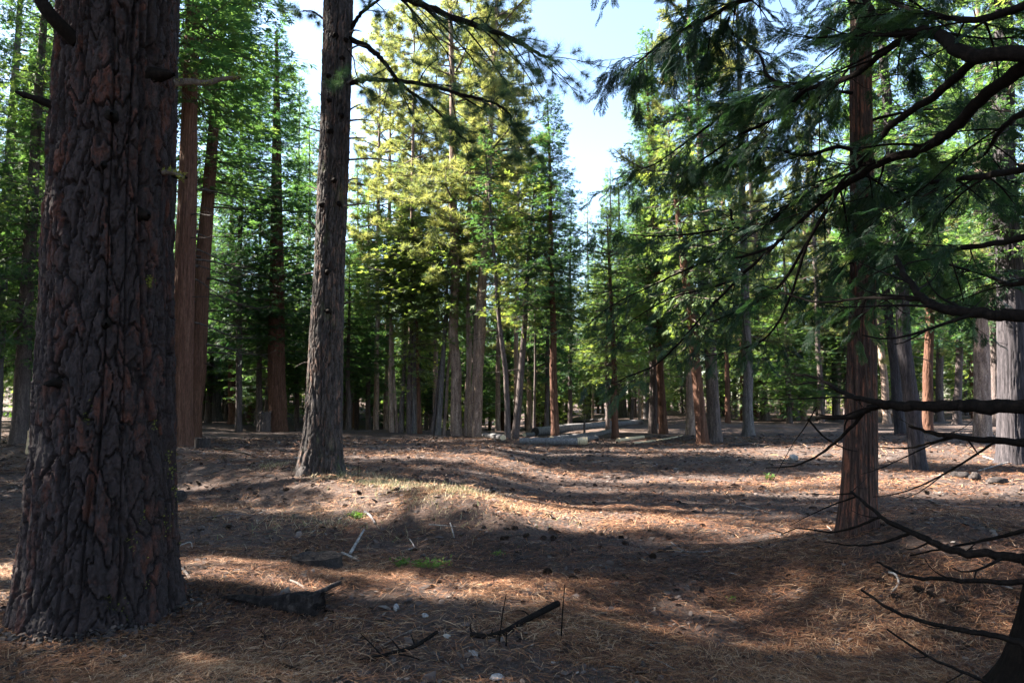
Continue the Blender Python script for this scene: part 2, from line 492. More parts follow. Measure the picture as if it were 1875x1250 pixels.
def pine_crown(name, seed, L=18, R=3.6, nb=100, tufts=46, ln_tuft=.26, w=.085, mat='pine', prof=None, miss=.14):
    rng = np.random.default_rng(seed)
    if prof is None: prof = lambda t: (1 - t) ** .42 * np.minimum(1, .60 + 2.0 * t)
    z, az, ln, P = crown_branches(rng, L, R, nb, prof, -.08, .70, .16, .22, 7, 1.25)
    keep = rng.uniform(0, 1, nb) > miss
    z, az, ln, P = z[keep], az[keep], ln[keep], P[keep]
    mb = MB(); k = P.shape[1]
    Rr = (.016 + .014 * ln)[:, None] * np.linspace(1, .2, k)[None]
    V, F = tubes(P, Rr, 5); mb.add(V, F, 1)
    # secondary twigs, each carrying a cluster of tufts
    nt = np.maximum(3, (ln * 4.6)).astype(int)
    b = np.repeat(np.arange(len(ln)), nt); n = len(b)
    s = rng.uniform(.28, 1, n) ** .8
    p, d = sample_poly(P, b, s)
    side = nrm(np.cross(d, np.array([0, 0, 1.0]))) * np.where(rng.uniform(0, 1, n) < .5, -1, 1)[:, None]
    tl = (.25 + .30 * ln[b] * (1.05 - s)) * rng.uniform(.6, 1.3, n)
    dirs = nrm(d + side * rng.uniform(.3, 1.3, n)[:, None] + np.array([0, 0, .15]) + rng.normal(0, .18, (n, 3)))
    q = np.linspace(0, 1, 4)
    TP = p[:, None] + dirs[:, None] * (tl[:, None] * q[None])[..., None]
    TP[:, :, 2] += (.18 * tl)[:, None] * (q[None] ** 2) * rng.uniform(-1.2, 1.4, n)[:, None]
    V, F = tubes(TP, np.full((n, 4), .009), 3); mb.add(V, F, 1)
    per = max(3, int(tufts / 8))
    bb = np.repeat(np.arange(n), per); mN = len(bb)
    ss = rng.uniform(.25, 1.0, mN)
    pp, dd = sample_poly(TP, bb, ss)
    pp = pp + rng.normal(0, .075, (mN, 3))
    X = dd + rng.normal(0, .5, (mN, 3)) + np.array([0, 0, .25])
    Z = rng.normal(0, 1, (mN, 3))
    sc = ln_tuft * rng.uniform(.7, 1.2, mN)
    ti = np.clip(rng.uniform(0, .4, n)[bb] + rng.uniform(0, .35, mN), 0, 1)
    third = rng.integers(0, 3, mN)
    for g in range(3):
        TV, TF = tuft_template(rng, 14, w)
        mk = third == g
        scatter(mb, TV, TF, pp[mk], X[mk], Z[mk], sc[mk], 0, ti[mk])
    return mb.mesh(name, [M[mat], M['twig']])

PROTO = {}
def proto(key):
    if key in PROTO: return PROTO[key]
    if key.startswith('cedar'):
        i = int(key[-1]); r = (cedar_crown('cedar_crown', 100 + i, 20, 3.0, 320, 23, .34, miss=.2), 20., 3.0)
    elif key.startswith('pine'):
        i = int(key[-1]); r = (pine_crown('pine_crown', 200 + i, 18, 3.4, 105), 18., 3.4)
    elif key.startswith('thin'):
        i = int(key[-1]); r = (cedar_crown('thin_crown', 300 + i, 16, 1.9, 150, 17, .30, miss=.25), 16., 1.9)
    elif key.startswith('young'):
        i = int(key[-1]); r = (cedar_crown('young_crown', 400 + i, 7, 2.0, 140, 19, .27, 'young', lambda t: (1 - t) ** .5 * np.minimum(1, .7 + 1.2 * t), .1), 7., 2.0)
    elif key.startswith('far'):
        i = int(key[-1]); r = (cedar_crown('far_crown', 500 + i, 18, 3.2, 190, 12, .56), 18., 3.2)
    PROTO[key] = r
    return r

# ------------------------------------------------------------------ trunks
def trunk_mesh(name, path, rads, seg, dz, mat, seed, style='plain', zmax_hi=None, flare=.35, flare_h=.5, depth=.01, cell=(.1, .25), lobes=5, smooth=True):
    """path (k,3) local, rads (k,): swept trunk with modelled bark. path z increasing."""
    path = np.asarray(path, float); rads = np.asarray(rads, float)
    z0, z1 = path[0, 2], path[-1, 2]
    if zmax_hi is None or zmax_hi >= z1:
        zs = np.arange(z0, z1 + dz, dz)
    else:
        zs = np.concatenate([np.arange(z0, zmax_hi, dz), np.arange(zmax_hi, z1, .5), [z1]])
    zs = np.minimum(zs, z1)
    zs = np.unique(zs)
    cx = np.interp(zs, path[:, 2], path[:, 0]); cy = np.interp(zs, path[:, 2], path[:, 1]); R = np.interp(zs, path[:, 2], rads)
    a = np.linspace(0, 2 * PI, seg, endpoint=False)
    A, Z = np.meshgrid(a, zs)
    RR = np.repeat(R[:, None], seg, 1)
    rng = np.random.default_rng(seed)
    fl = np.exp(-np.maximum(Z, 0) / flare_h)
    ph = rng.uniform(0, 6.28, 3)
    but = 1 + .55 * np.cos(lobes * A + ph[0] + .6 * np.sin(2 * A + ph[1])) + .25 * np.cos((lobes + 3) * A + ph[2])
    r = RR * (1 + flare * fl * (.65 + .35 * but))
    r = r * (1 + .035 * vnoise(np.cos(A) * 1.5, np.sin(A) * 1.5, Z * .8, seed))
    Rb = float(R[0])
    plate = np.zeros_like(r)
    if style == 'plates':
        nu = max(6, int(round(2 * PI * Rb / cell[0])))
        u = A / (2 * PI) * nu
        wu = .75 * fbm(np.cos(A) * 4, np.sin(A) * 4, Z * 2.6, seed + 1, 4)
        wv = .55 * fbm(np.cos(A) * 5, np.sin(A) * 5, Z * 2.2, seed + 2, 3)
        f1, e, cid = voronoi(u + wu, Z / cell[1] + wv + .5 * np.sin(A * 2), nu, seed)
        f1b, eb, cidb = voronoi(u * 2.0 + wu * 2, Z / cell[1] * 2.4 + wv, nu * 2, seed + 40)
        top = sstep(.03, .13, e + .05 * fbm(np.cos(A) * 30 * Rb, np.sin(A) * 30 * Rb, Z * 12, seed + 8, 2))
        d = -depth * (1 - top) - depth * .30 * (1 - sstep(.0, .12, eb)) * top
        d = d + depth * .30 * (cid - .5) * top
        fl = vnoise(np.cos(A) * 26 * Rb, np.sin(A) * 26 * Rb, Z * 9, seed + 3)
        d = d + depth * .22 * np.floor(fl * 2.5 + .5) / 2.5 + depth * .10 * np.floor(3 * fbm(np.cos(A) * 9 * Rb, np.sin(A) * 9 * Rb, Z * 5, seed + 14, 3)) / 3 + depth * .10 * fbm(np.cos(A) * 60 * Rb, np.sin(A) * 60 * Rb, Z * 34, seed + 4, 3)
        wide = 1 - np.abs(vnoise(np.cos(A) * 5 * Rb / .5 + 7, np.sin(A) * 5 * Rb / .5, Z * .35, seed + 6))
        d = d - depth * .9 * sstep(.90, .97, wide)
        r = r + d
        plate = np.clip(cid * .65 + cidb * .35, 0, 1) * top
    elif style == 'strips':
        tw = A + .06 * Z
        x, y = np.cos(tw), np.sin(tw)
        n1 = vnoise(x * 7 * Rb / .2, y * 7 * Rb / .2, Z * .55, seed + 1)
        n2 = vnoise(x * 15 * Rb / .2, y * 15 * Rb / .2, Z * 1.2, seed + 2)
        n3 = vnoise(x * 34 * Rb / .2, y * 34 * Rb / .2, Z * 3, seed + 3)
        rg = 1 - np.abs(n1)
        d = depth * (-1.0 * sstep(.72, 1.0, rg) + .45 * n2 + .25 * n3)
        r = r + d
        plate = np.clip(.5 + .6 * n2, 0, 1)
    else:
        x, y = np.cos(A), np.sin(A)
        n1 = vnoise(x * 3.3, y * 3.3, Z * 1.0, seed + 1); n2 = vnoise(x * 8, y * 8, Z * 2.4, seed + 2)
        r = r * (1 + .05 * n1 + .035 * n2 - .05 * sstep(.75, 1, 1 - np.abs(n1)))
    V = np.stack([cx[:, None] + r * np.cos(A), cy[:, None] + r * np.sin(A), Z], -1).reshape(-1, 3)
    k = len(zs)
    i = np.arange(k - 1)[:, None]; j = np.arange(seg)[None]; j2 = (j + 1) % seg
    F = np.stack([i * seg + j, i * seg + j2, (i + 1) * seg + j2, (i + 1) * seg + j], -1).reshape(-1, 4)
    mb = MB(); mb.add(V, F, 0, None, plate.ravel())
    c = np.array([[cx[-1], cy[-1], zs[-1]]])
    top = np.arange(seg) + (k - 1) * seg
    mb.V.append(c); mb.plate.append(np.zeros(1)); ci = mb.n; mb.n += 1
    mb.T.append((np.stack([top, np.roll(top, -1), np.full(seg, ci)], -1), 0, np.full(seg, .5)))
    return mb.mesh(name, [mat], smooth)

def dead_limb_mesh(rng, length, r, droop=.35, up=.35, twigs=4):
    """bare drooping branch leaving along +x"""
    k = 9; s = np.linspace(0, 1, k)
    P = np.stack([s * length * .95, rng.normal(0, .08) * s * s * length, length * (rng.uniform(-.15, .15) * s - droop * s ** 2 + up * s ** 4)], -1)
    mb = MB()
    V, F = tubes(P, r * np.linspace(1, .22, k), 5); mb.add(V, F)
    for i in range(twigs):
        t = rng.uniform(.25, .95); j = min(int(t * (k - 1)), k - 2)
        p = P[j]; d = nrm(P[j + 1] - P[j]); sd = rng.choice([-1, 1])
        dd = nrm(d * .7 + np.array([0, sd * rng.uniform(.3, 1), rng.uniform(-.5, .3)]))
        l = length * rng.uniform(.12, .32); q = np.linspace(0, 1, 5)[:, None]
        PP = p + dd * l * q + np.array([0, 0, -1.]) * l * .25 * q ** 2
        V, F = tubes(PP, r * .35 * np.linspace(1, .3, 5), 4); mb.add(V, F)
    return mb.mesh('dead_limb', [M['deadtwig']], True)

DEAD = []
def dead_protos():
    if not DEAD:
        rng = np.random.default_rng(55)
        for i in range(7):
            DEAD.append(dead_limb_mesh(rng, 1.0, .015, rng.uniform(.15, .5), rng.uniform(.1, .45), 5))
    return DEAD

TREES = []
def tree(name, label, px, py=None, dist=None, w=10, top=None, Ht=22, crown='cedar0', cb=6, R=2.6, bark='dark_bark', group=None,
         dead=0, dead_range=None, dead_len=1.6, crown2=None, bend=0, seg=None, world=None, rb=None, flare=.28):
    sd = len(TREES) * 7 + 11
    rng = np.random.default_rng(sd)
    if world is not None:
        base = np.array([world[0], world[1], 0.])
    elif py is not None and dist is None:
        base = ground_hit(px, py)
    else:
        base = at(px, 700, dist)
    base[2] = h1(base[0], base[1]) - .03
    d = base[1]
    r0 = rb if rb is not None else w / 2 * d / FPX
    lean = np.zeros(2)
    if top is not None:
        tp = at(top[0], top[1], d)
        lean = np.array([(tp[0] - base[0]) / (tp[2] - base[2]), 0])
    elif world is None or True:
        lean = rng.normal(0, .012, 2)
    zz = np.array([-.25, 0, .5, 1.5, 3, 5, 8, 12, 17, 23, 30, 40.])
    zz = np.append(zz[zz < Ht - .5], Ht)
    bw = bend * np.sin(np.clip(zz / 6, 0, 1) * PI)
    px_ = lean[0] * zz + bw + rng.normal(0, .012, len(zz)) * np.minimum(zz, 3); py_ = lean[1] * zz
    px_[:2] = lean[0] * zz[:2]
    rr = r0 * np.maximum(.03, 1 - np.maximum(zz, 0) / Ht) ** .62
    sg = seg or int(np.clip(w * 1.0, 8, 26))
    T = thing(name, label, 'tree', base, group)
    if w > 22 and (bark in ('cedar_red', 'grey_bark') or w > 45):
        me = trunk_mesh('trunk', np.stack([px_, py_, zz], -1), rr, 96, .12, M[bark], sd, 'strips', 12, flare, .35, r0 * .07, lobes=6)
    elif w > 14:
        me = trunk_mesh('trunk', np.stack([px_, py_, zz], -1), rr, 60, .09, M[bark], sd, 'plates', 10, flare, .35, r0 * .10, (r0 * .5, r0 * 1.6))
    else:
        me = trunk_mesh('trunk', np.stack([px_, py_, zz], -1), rr, sg, .22 if w > 12 else .5, M[bark], sd, 'plain', 12, flare, .35)
    obj('trunk', me, T)
    if crown:
        cm, L0, R0 = proto(crown)
        c = obj('crown', cm, T, (np.interp(cb, zz, px_), np.interp(cb, zz, py_), cb), (-lean[1], math.atan(lean[0]), rng.uniform(0, 6.28)),
                (R / R0, R / R0, (Ht - cb + .25) / L0))
        c.rotation_mode = 'XYZ'
        c.rotation_euler = (0, 0, rng.uniform(0, 6.28))
        if abs(lean[0]) > .02:
            q = Quaternion((0, 1, 0), math.atan(lean[0])) @ Quaternion((0, 0, 1), rng.uniform(0, 6.28))
            c.rotation_euler = q.to_euler()
    if dead:
        lo, hi = dead_range or (1.5, cb + 2)
        for i in range(dead):
            z = lo + (hi - lo) * (i + rng.uniform(0, 1)) / dead
            rz = rng.uniform(0, 2 * PI); l = dead_len * rng.uniform(.45, 1.25)
            R_ = np.interp(z, zz, rr)
            obj('dead_limb', dead_protos()[i % 7], T, (np.interp(z, zz, px_) + .8 * R_ * math.cos(rz), np.interp(z, zz, py_) + .8 * R_ * math.sin(rz), z),
                (0, 0, rz), (l, l, l))
    TREES.append(T)
    return T, base, d

# ================================================================== GROUND
def build_ground():
    def axis(n, near, far):
        t = np.linspace(-1, 1, n)
        return np.sign(t) * (near * np.abs(t) + (far - near) * np.abs(t) ** 4.2)
    gx = axis(520, 16, 420); gy = 7 + axis(560, 22, 420)
    X, Y = np.meshgrid(gx, gy)
    Z = H(X, Y)
    ny, nx = X.shape
    i = np.arange(ny - 1)[:, None]; j = np.arange(nx - 1)[None]
    F = np.stack([i * nx + j, i * nx + j + 1, (i + 1) * nx + j + 1, (i + 1) * nx + j], -1).reshape(-1, 4)
    mb = MB(); mb.add(np.stack([X, Y, Z], -1), F)
    o = obj('ground', mb.mesh('ground', [M['ground']], True)); tag(o, 'forest floor of brown needle litter with low banks', 'ground', None, 'structure')
build_ground()

# ================================================================== FOREGROUND TREES
def local(path, base):
    return np.array([np.asarray(p) - base for p in path])

def trunk_path(pix, y, base, Ht):
    P = [at(px, py, y) for px, py in pix]
    P = local(P, base)
    lo = P[0].copy(); lo[2] = -.3
    d = (P[-1] - P[-2]) / (P[-1][2] - P[-2][2])
    hi = P[-1] + d * (Ht - P[-1][2]) * .7; hi[2] = Ht
    return np.vstack([lo[None], P, hi[None]])

# ---- the big plated pine at left
def big_pine():
    d = 5.25
    b = at(180, 1100, d); base = np.array([b[0], b[1], h1(b[0], b[1])])
    T = thing('pine_tree', 'huge dark pine trunk with thick cracked bark plates filling the left foreground', 'tree', base)
    pth = trunk_path([(182, 1100), (193, 800), (203, 400), (221, 0)], d, base, 27)
    z = pth[:, 2]
    rr = np.interp(z, [-.3, 0, .6, 1.5, 3, 4.7, 12, 27], [.51, .51, .495, .472, .452, .432, .33, .05])
    me = trunk_mesh('trunk', pth, rr, 420, .0095, M['pine_big'], 5, 'plates', 5.0, .15, .40, .050, (.118, .40), 4, False)
    obj('trunk', me, T)
    cm, L0, R0 = proto('pine0')
    obj('crown', cm, T, (.3, 0, 10.5), (0, 0, 1.0), (1.05, 1.05, 16.5 / L0))
    def surf(px, py, off=0.0):
        """point on the trunk face seen at a photo pixel"""
        dr = ray(px, py)
        for t in np.linspace(d - .9, d + .2, 260):
            p = CAM + dr * t / dr[1] - base
            c = np.array([np.interp(p[2], z, pth[:, 0]), np.interp(p[2], z, pth[:, 1])])
            R = np.interp(p[2], z, rr)
            if np.hypot(*(p[:2] - c)) < R + off: return p, nrm(np.array([*(p[:2] - c), 0]))
        return p, nrm(np.array([*(p[:2] - c), 0]))
    rng = np.random.default_rng(3)
    for (px, py, l, r) in [(205, 212, .10, .045), (290, 138, .16, .05), (262, 392, .08, .05), (195, 590, .05, .04), (190, 300, .05, .03), (90, 190, .22, .028), (96, 700, .06, .03), (318, 320, .1, .03)]:
        p, nn = surf(px, py)
        q = np.linspace(0, 1, 6)[:, None]
        if l > .2: nn = nrm(nn + np.array([-.6, 0, .45]))
        P = p - nn * .06 + nn * (l + .06) * q + np.array([0, 0, -.02]) * q ** 2
        V, F = tubes(P, r * np.array([1.7, 1.3, 1.0, .8, .7, .25]), 9)
        V = V + rng.normal(0, .004, V.shape)
        mb = MB(); mb.add(V, F); obj('branch_stub', mb.mesh('branch_stub', [M['limb']], True), T)
    # branch at the upper left, and the mossy branch sticking out to the right
    p, nn = surf(128, 70)
    P = spline([p - nn * .05, p + np.array([-.10, -.10, .14]), p + np.array([-.24, -.1, .36]), p + np.array([-.42, -.08, .62])], 6)
    V, F = tubes(P, np.linspace(.055, .035, len(P)), 9); mb = MB(); mb.add(V, F)
    obj('branch', mb.mesh('branch', [M['limb']], True), T)
    def mossy(px, py, pix, r, n):
        P = [at(a, b_, d + o) - base for a, b_, o in pix]
        P = spline(P, 6)
        V, F = tubes(P, np.linspace(r, r * .45, len(P)), 8); mb = MB(); mb.add(V, F)
        o_ = obj('branch', mb.mesh('branch', [M['twig']], True), T); tag(o_, 'broken side branch furred with yellow-green lichen', None)
        mb = MB()
        b_ = rng.integers(0, len(P), n)
        pos = P[b_] + rng.normal(0, r * .6, (n, 3)) + np.array([0, 0, r * .3])
        TV, TF = tuft_template(rng, 10, .25, 2.0)
        scatter(mb, TV, TF, pos, rng.normal(0, 1, (n, 3)), rng.normal(0, 1, (n, 3)), rng.uniform(.010, .026, n), 0, rng.uniform(0, 1, n))
        tag(obj('lichen', mb.mesh('lichen', [M['lichen']]), o_), None, None, None, 'stuff')
    mossy(330, 150, [(318, 152, .05), (345, 150, .1), (380, 152, .15), (405, 145, .2), (440, 142, .25)], .034, 130)
    mossy(310, 318, [(300, 316, -.1), (318, 316, -.15), (330, 322, -.2), (336, 327, -.2)], .022, 80)
    # lichen tufts on the bark
    spots = [(268, 516, .022, 110), (316, 905, .03, 40), (314, 860, .025, 30), (306, 840, .02, 14), (285, 770, .02, 14), (300, 960, .03, 24), (262, 1065, .03, 24), (222, 1120, .025, 30),
             (195, 1105, .02, 16), (240, 990, .02, 14), (258, 945, .02, 16), (300, 1085, .02, 20), (155, 762, .02, 16), (290, 1030, .02, 20), (320, 1000, .02, 24)]
    for px, py, s, n in spots:
        p, nn = surf(px, py, .0)
        mb = MB(); TV, TF = tuft_template(rng, 10, .3, 1.7)
        pos = p + rng.normal(0, 1, (n, 3)) * np.array([s, s * .4, s * (1.0 if py < 600 else 1.9)])
        scatter(mb, TV, TF, pos, nn + rng.normal(0, .5, (n, 3)), rng.normal(0, 1, (n, 3)), rng.uniform(.006, .014, n), 0, rng.uniform(0, 1, n))
        tag(obj('lichen', mb.mesh('lichen', [M['lichen']]), T), None, None, None, 'stuff')
    return T
big_pine()

# ---- second pine with the overhanging limbs
def limb_twigs(rng, P, r0, r1, n2, start, l2, down, n3=0, out=None):
    """returns mb of limb + twigs and list of twig polylines"""
    mb = MB()
    k = len(P)
    kn = 1 + .07 * vnoise(np.arange(k) * .7, np.full(k, rng.uniform(0, 99)), None, 3) + .10 * (rng.uniform(0, 1, k) > .93)
    P = P.copy(); P[1:-1] += rng.normal(0, .14 * r0, (k - 2, 3))
    V, F = tubes(P, np.linspace(r0, r1, k) * kn, 10 if r0 > .02 else 6); mb.add(V + rng.normal(0, .03 * r0, V.shape), F)
    tw = []
    T = nrm(np.gradient(P, axis=0))
    for i in range(n2):
        s = start + (1 - start) * ((i + rng.uniform(0, 1)) / n2)
        f = s * (k - 1); j = min(int(f), k - 2); p = P[j] + (P[j + 1] - P[j]) * (f - j)
        d = T[j]
        side = nrm(np.cross(d, [0, 0, 1.])) * (1 if i % 2 else -1)
        dd = nrm(d * rng.uniform(.4, 1.1) + side * rng.uniform(.3, 1.1) + np.array([0, 0, rng.uniform(-.7, .45)]))
        l = l2 * rng.uniform(.45, 1.2) * (1.1 - .5 * s)
        q = np.linspace(0, 1, 8)[:, None]
        PP = p + dd * l * q + np.array([0, 0, -1.]) * l * down * q ** 2 + side * l * rng.uniform(-.25, .25) * q ** 2 + np.array([0, 0, 1.]) * l * rng.uniform(0, .35) * q ** 4
        r = max(.0035, (r0 + (r1 - r0) * s) * .38)
        V, F = tubes(PP, r * np.linspace(1, .35, 8), 5); mb.add(V, F)
        tw.append((PP, l))
        for m in range(n3):
            t = rng.uniform(.2, .95); jj = min(int(t * 7), 6); p3 = PP[jj]
            d3 = nrm(PP[jj + 1] - PP[jj]); sd = nrm(np.cross(d3, [0, 0, 1.])) * rng.choice([-1, 1])
            dd3 = nrm(d3 + sd * rng.uniform(.4, 1.2) + np.array([0, 0, rng.uniform(-.5, .3)]))
            l3 = l * rng.uniform(.25, .55)
            q3 = np.linspace(0, 1, 5)[:, None]
            P3 = p3 + dd3 * l3 * q3 + np.array([0, 0, -1.]) * l3 * down * .8 * q3 ** 2 + np.array([0, 0, 1.]) * l3 * .25 * q3 ** 4
            V, F = tubes(P3, r * .5 * np.linspace(1, .4, 5), 4); mb.add(V, F)
            tw.append((P3, l3))
    return mb, tw

def second_pine():
    b = ground_hit(585, 872); d = b[1] + .3
    base = at(585, 872, d); base[2] = h1(base[0], base[1]) - .02
    T = thing('pine_tree', 'tall dark furrowed pine beside the bank, long needled limbs reaching right at top', 'tree', base)
    pth = trunk_path([(586, 850), (591, 780), (603, 500), (613, 250), (620, 0)], d, base, 25)
    k = d / FPX / 2
    z = pth[:, 2]
    z5 = [at(600, y_, d)[2] - base[2] for y_ in (860, 780, 500, 0)]
    rr = np.interp(z, [-.3] + z5 + [25], [72 * k, 71 * k, 67 * k, 56 * k, 55 * k, .05])
    me = trunk_mesh('trunk', pth, rr, 170, .03, M['pine_mid'], 21, 'plates', z5[3] + .4, .30, .35, .034, (.085, .40), 5)
    obj('trunk', me, T)
    zc = z5[3] + 3.0
    cm, L0, R0 = proto('pine1')
    obj('crown', cm, T, (np.interp(zc, z, pth[:, 0]), 0, zc), (0, 0, 2.0), (.95, .95, (25.2 - zc) / L0))
    rng = np.random.default_rng(12)
    limbs = [
        ([(640, -75, 0), (690, -25, -.2), (760, 3, -.5), (853, 40, -1.0), (933, 69, -1.4), (990, 100, -1.7), (1019, 112, -1.9)], .085, .014, 26, .22, 1.5),
        ([(636, 70, 0), (675, 88, -.2), (701, 112, -.3), (723, 141, -.4), (747, 165, -.5), (787, 192, -.7), (827, 232, -.9), (853, 259, -1.0)], .055, .010, 18, .30, 1.1),
        ([(634, 155, 0), (667, 146, -.1), (707, 147, -.3), (760, 152, -.5), (800, 160, -.7), (851, 176, -1.0), (893, 184, -1.2), (928, 203, -1.3), (939, 227, -1.4), (955, 272, -1.5)], .050, .008, 20, .30, 1.2),
        ([(640, 62, 0), (651, 38, -.1), (667, 19, -.2), (693, 0, -.3), (730, -30, -.5)], .045, .02, 5, .4, .9),
        ([(605, 40, .1), (588, 32, .2), (575, 22, .3), (555, 20, .5)], .026, .012, 3, .5, .6),
        ([(637, 90, -.2), (648, 110, -.4), (652, 135, -.6), (668, 160, -.8)], .016, .006, 5, .2, .8),
    ]
    for pix, r0, r1, n2, st, l2 in limbs:
        P = spline(local([at(a, b_, d + o) for a, b_, o in pix], base), 7)
        mb, tw = limb_twigs(rng, P, r0, r1, n2, st, l2, .35, 2)
        br = obj('branch', mb.mesh('branch', [M['limb']], True), T)
        pos = []; X = []
        for PP, l in tw:
            m = rng.integers(3, 6)
            kk = len(PP)
            for t in list(rng.uniform(.55, 1, m)) + [1.0]:
                j = min(int(t * (kk - 1)), kk - 2)
                pos.append(PP[j] + (PP[j + 1] - PP[j]) * (t * (kk - 1) - j)); X.append(PP[j + 1] - PP[j])
        pos = np.array(pos); X = nrm(np.array(X)) + rng.normal(0, .25, (len(X), 3)) + np.array([0, 0, .15])
        mb = MB(); ti = rng.uniform(0, .7, len(pos)); third = rng.integers(0, 3, len(pos))
        for g in range(3):
            TV, TF = tuft_template(rng, 52, .017, 1.5); mk = third == g
            scatter(mb, TV, TF, pos[mk], X[mk], rng.normal(0, 1, (mk.sum(), 3)), rng.uniform(.12, .20, mk.sum()), 0, ti[mk])
        obj('needles', mb.mesh('needles', [M['pine_near']]), br)
    # short dead twigs all the way up the trunk
    dt = [(648, 59, 662, 58), (646, 92, 672, 84), (644, 152, 652, 140), (640, 208, 663, 190), (641, 222, 687, 222), (640, 254, 672, 253), (640, 293, 725, 294), (638, 335, 663, 328), (636, 377, 692, 369),
          (634, 444, 656, 441), (592, 178, 582, 170), (588, 244, 549, 229), (600, 232, 580, 205), (584, 282, 572, 272), (580, 352, 560, 340), (576, 420, 545, 400), (575, 500, 545, 505), (630, 560, 650, 552), (566, 665, 540, 672)]
    for i, (x0, y0, x1, y1) in enumerate(dt):
        dd = d + rng.uniform(-.25, .25)
        p = at(x0 + (-8 if x1 > x0 else 8), y0, dd) - base; e = at(x1, y1, dd + rng.uniform(-.2, .2)) - base
        m_ = (p + e) / 2 + np.array([0, 0, rng.uniform(-.04, .05)])
        P = spline([p, m_, e], 5)
        V, F = tubes(P, np.linspace(.022, .006, len(P)), 6); mb = MB(); mb.add(V, F)
        obj('dead_twig', mb.mesh('dead_twig', [M['twig']], True), T)
    # dark branch scars on the bark face
    for i, (px, py) in enumerate([(614, 65), (602, 140), (603, 185), (604, 240), (630, 105), (628, 210), (600, 498), (589, 375), (625, 372), (601, 570), (640, 70), (612, 330)]):
        p = at(px, py, d - .25) - base
        c = np.array([np.interp(p[2], z, pth[:, 0]), 0, 0])
        nn = nrm(np.array([p[0] - c[0], -.26, 0])); R = np.interp(p[2], z, rr)
        s = np.array([c[0], 0, p[2]]) + nn * (R - .03)
        P = s + nn * np.linspace(0, .09, 5)[:, None]
        V, F = tubes(P, np.array([.07, .055, .045, .035, .012]), 8); mb = MB(); mb.add(V + rng.normal(0, .006, V.shape), F)
        obj('branch_stub', mb.mesh('branch_stub', [M['limb']], True), T)
second_pine()

# ---- cedar sprays
FR = None
def fronds(rng, pos, X, Z, sc, name, parent, mat='frond'):
    global FR
    if FR is None:
        r_ = np.random.default_rng(77); FR = [frond_template(r_, n) for n in (11, 12, 13, 10)]
    pos = np.array(pos); X = np.array(X); Z = np.array(Z); sc = np.array(sc)
    mb = MB(); g_ = rng.integers(0, 4, len(pos)); ti = np.clip(rng.normal(.35, .22, len(pos)), 0, 1)
    for g in range(4):
        mk = g_ == g
        if not mk.any(): continue
        s3 = sc[mk][:, None] * np.stack([np.ones(mk.sum()), rng.uniform(.75, 1.15, mk.sum()), rng.uniform(.6, 1.8, mk.sum())], 1)
        scatter(mb, FR[g][0], FR[g][1], pos[mk], X[mk], Z[mk], s3, 0, ti[mk])
    return obj(name, mb.mesh(name, [M[mat]]), parent)

def cedar_limb(T, base, rng, pix, r0, r1, n2, start, l2, fol=1.0, n3=2, size=.34, down=.30, mat='limb'):
    P = spline(local([at(*p) for p in pix], base), 7)
    mb, tw = limb_twigs(rng, P, r0, r1, n2, start, l2, down, n3)
    br = obj('limb', mb.mesh('limb', [M[mat]], True), T)
    if fol <= 0: return br
    pos = []; X = []; Z = []; sc = []
    for PP, l in tw:
        m = int(rng.poisson(fol * (1.2 + l * 5.0)))
        kk = len(PP)
        for t in rng.uniform(.3, 1, m):
            j = min(int(t * (kk - 1)), kk - 2)
            p = PP[j] + (PP[j + 1] - PP[j]) * (t * (kk - 1) - j); d = nrm(PP[j + 1] - PP[j])
            sd = nrm(np.cross(d, [0, 0, 1.])) * rng.choice([-1, 1])
            x = d + sd * rng.uniform(0, .9) + np.array([0, 0, -rng.uniform(.0, .75)])
            zz = np.array([0, 0, 1.]) + rng.normal(0, .38, 3)
            pos.append(p); X.append(x + rng.normal(0, .22, 3)); Z.append(zz); sc.append(size * .68 * rng.uniform(.45, 1.25))
    fronds(rng, pos, X, Z, sc, 'foliage', br)
    return br

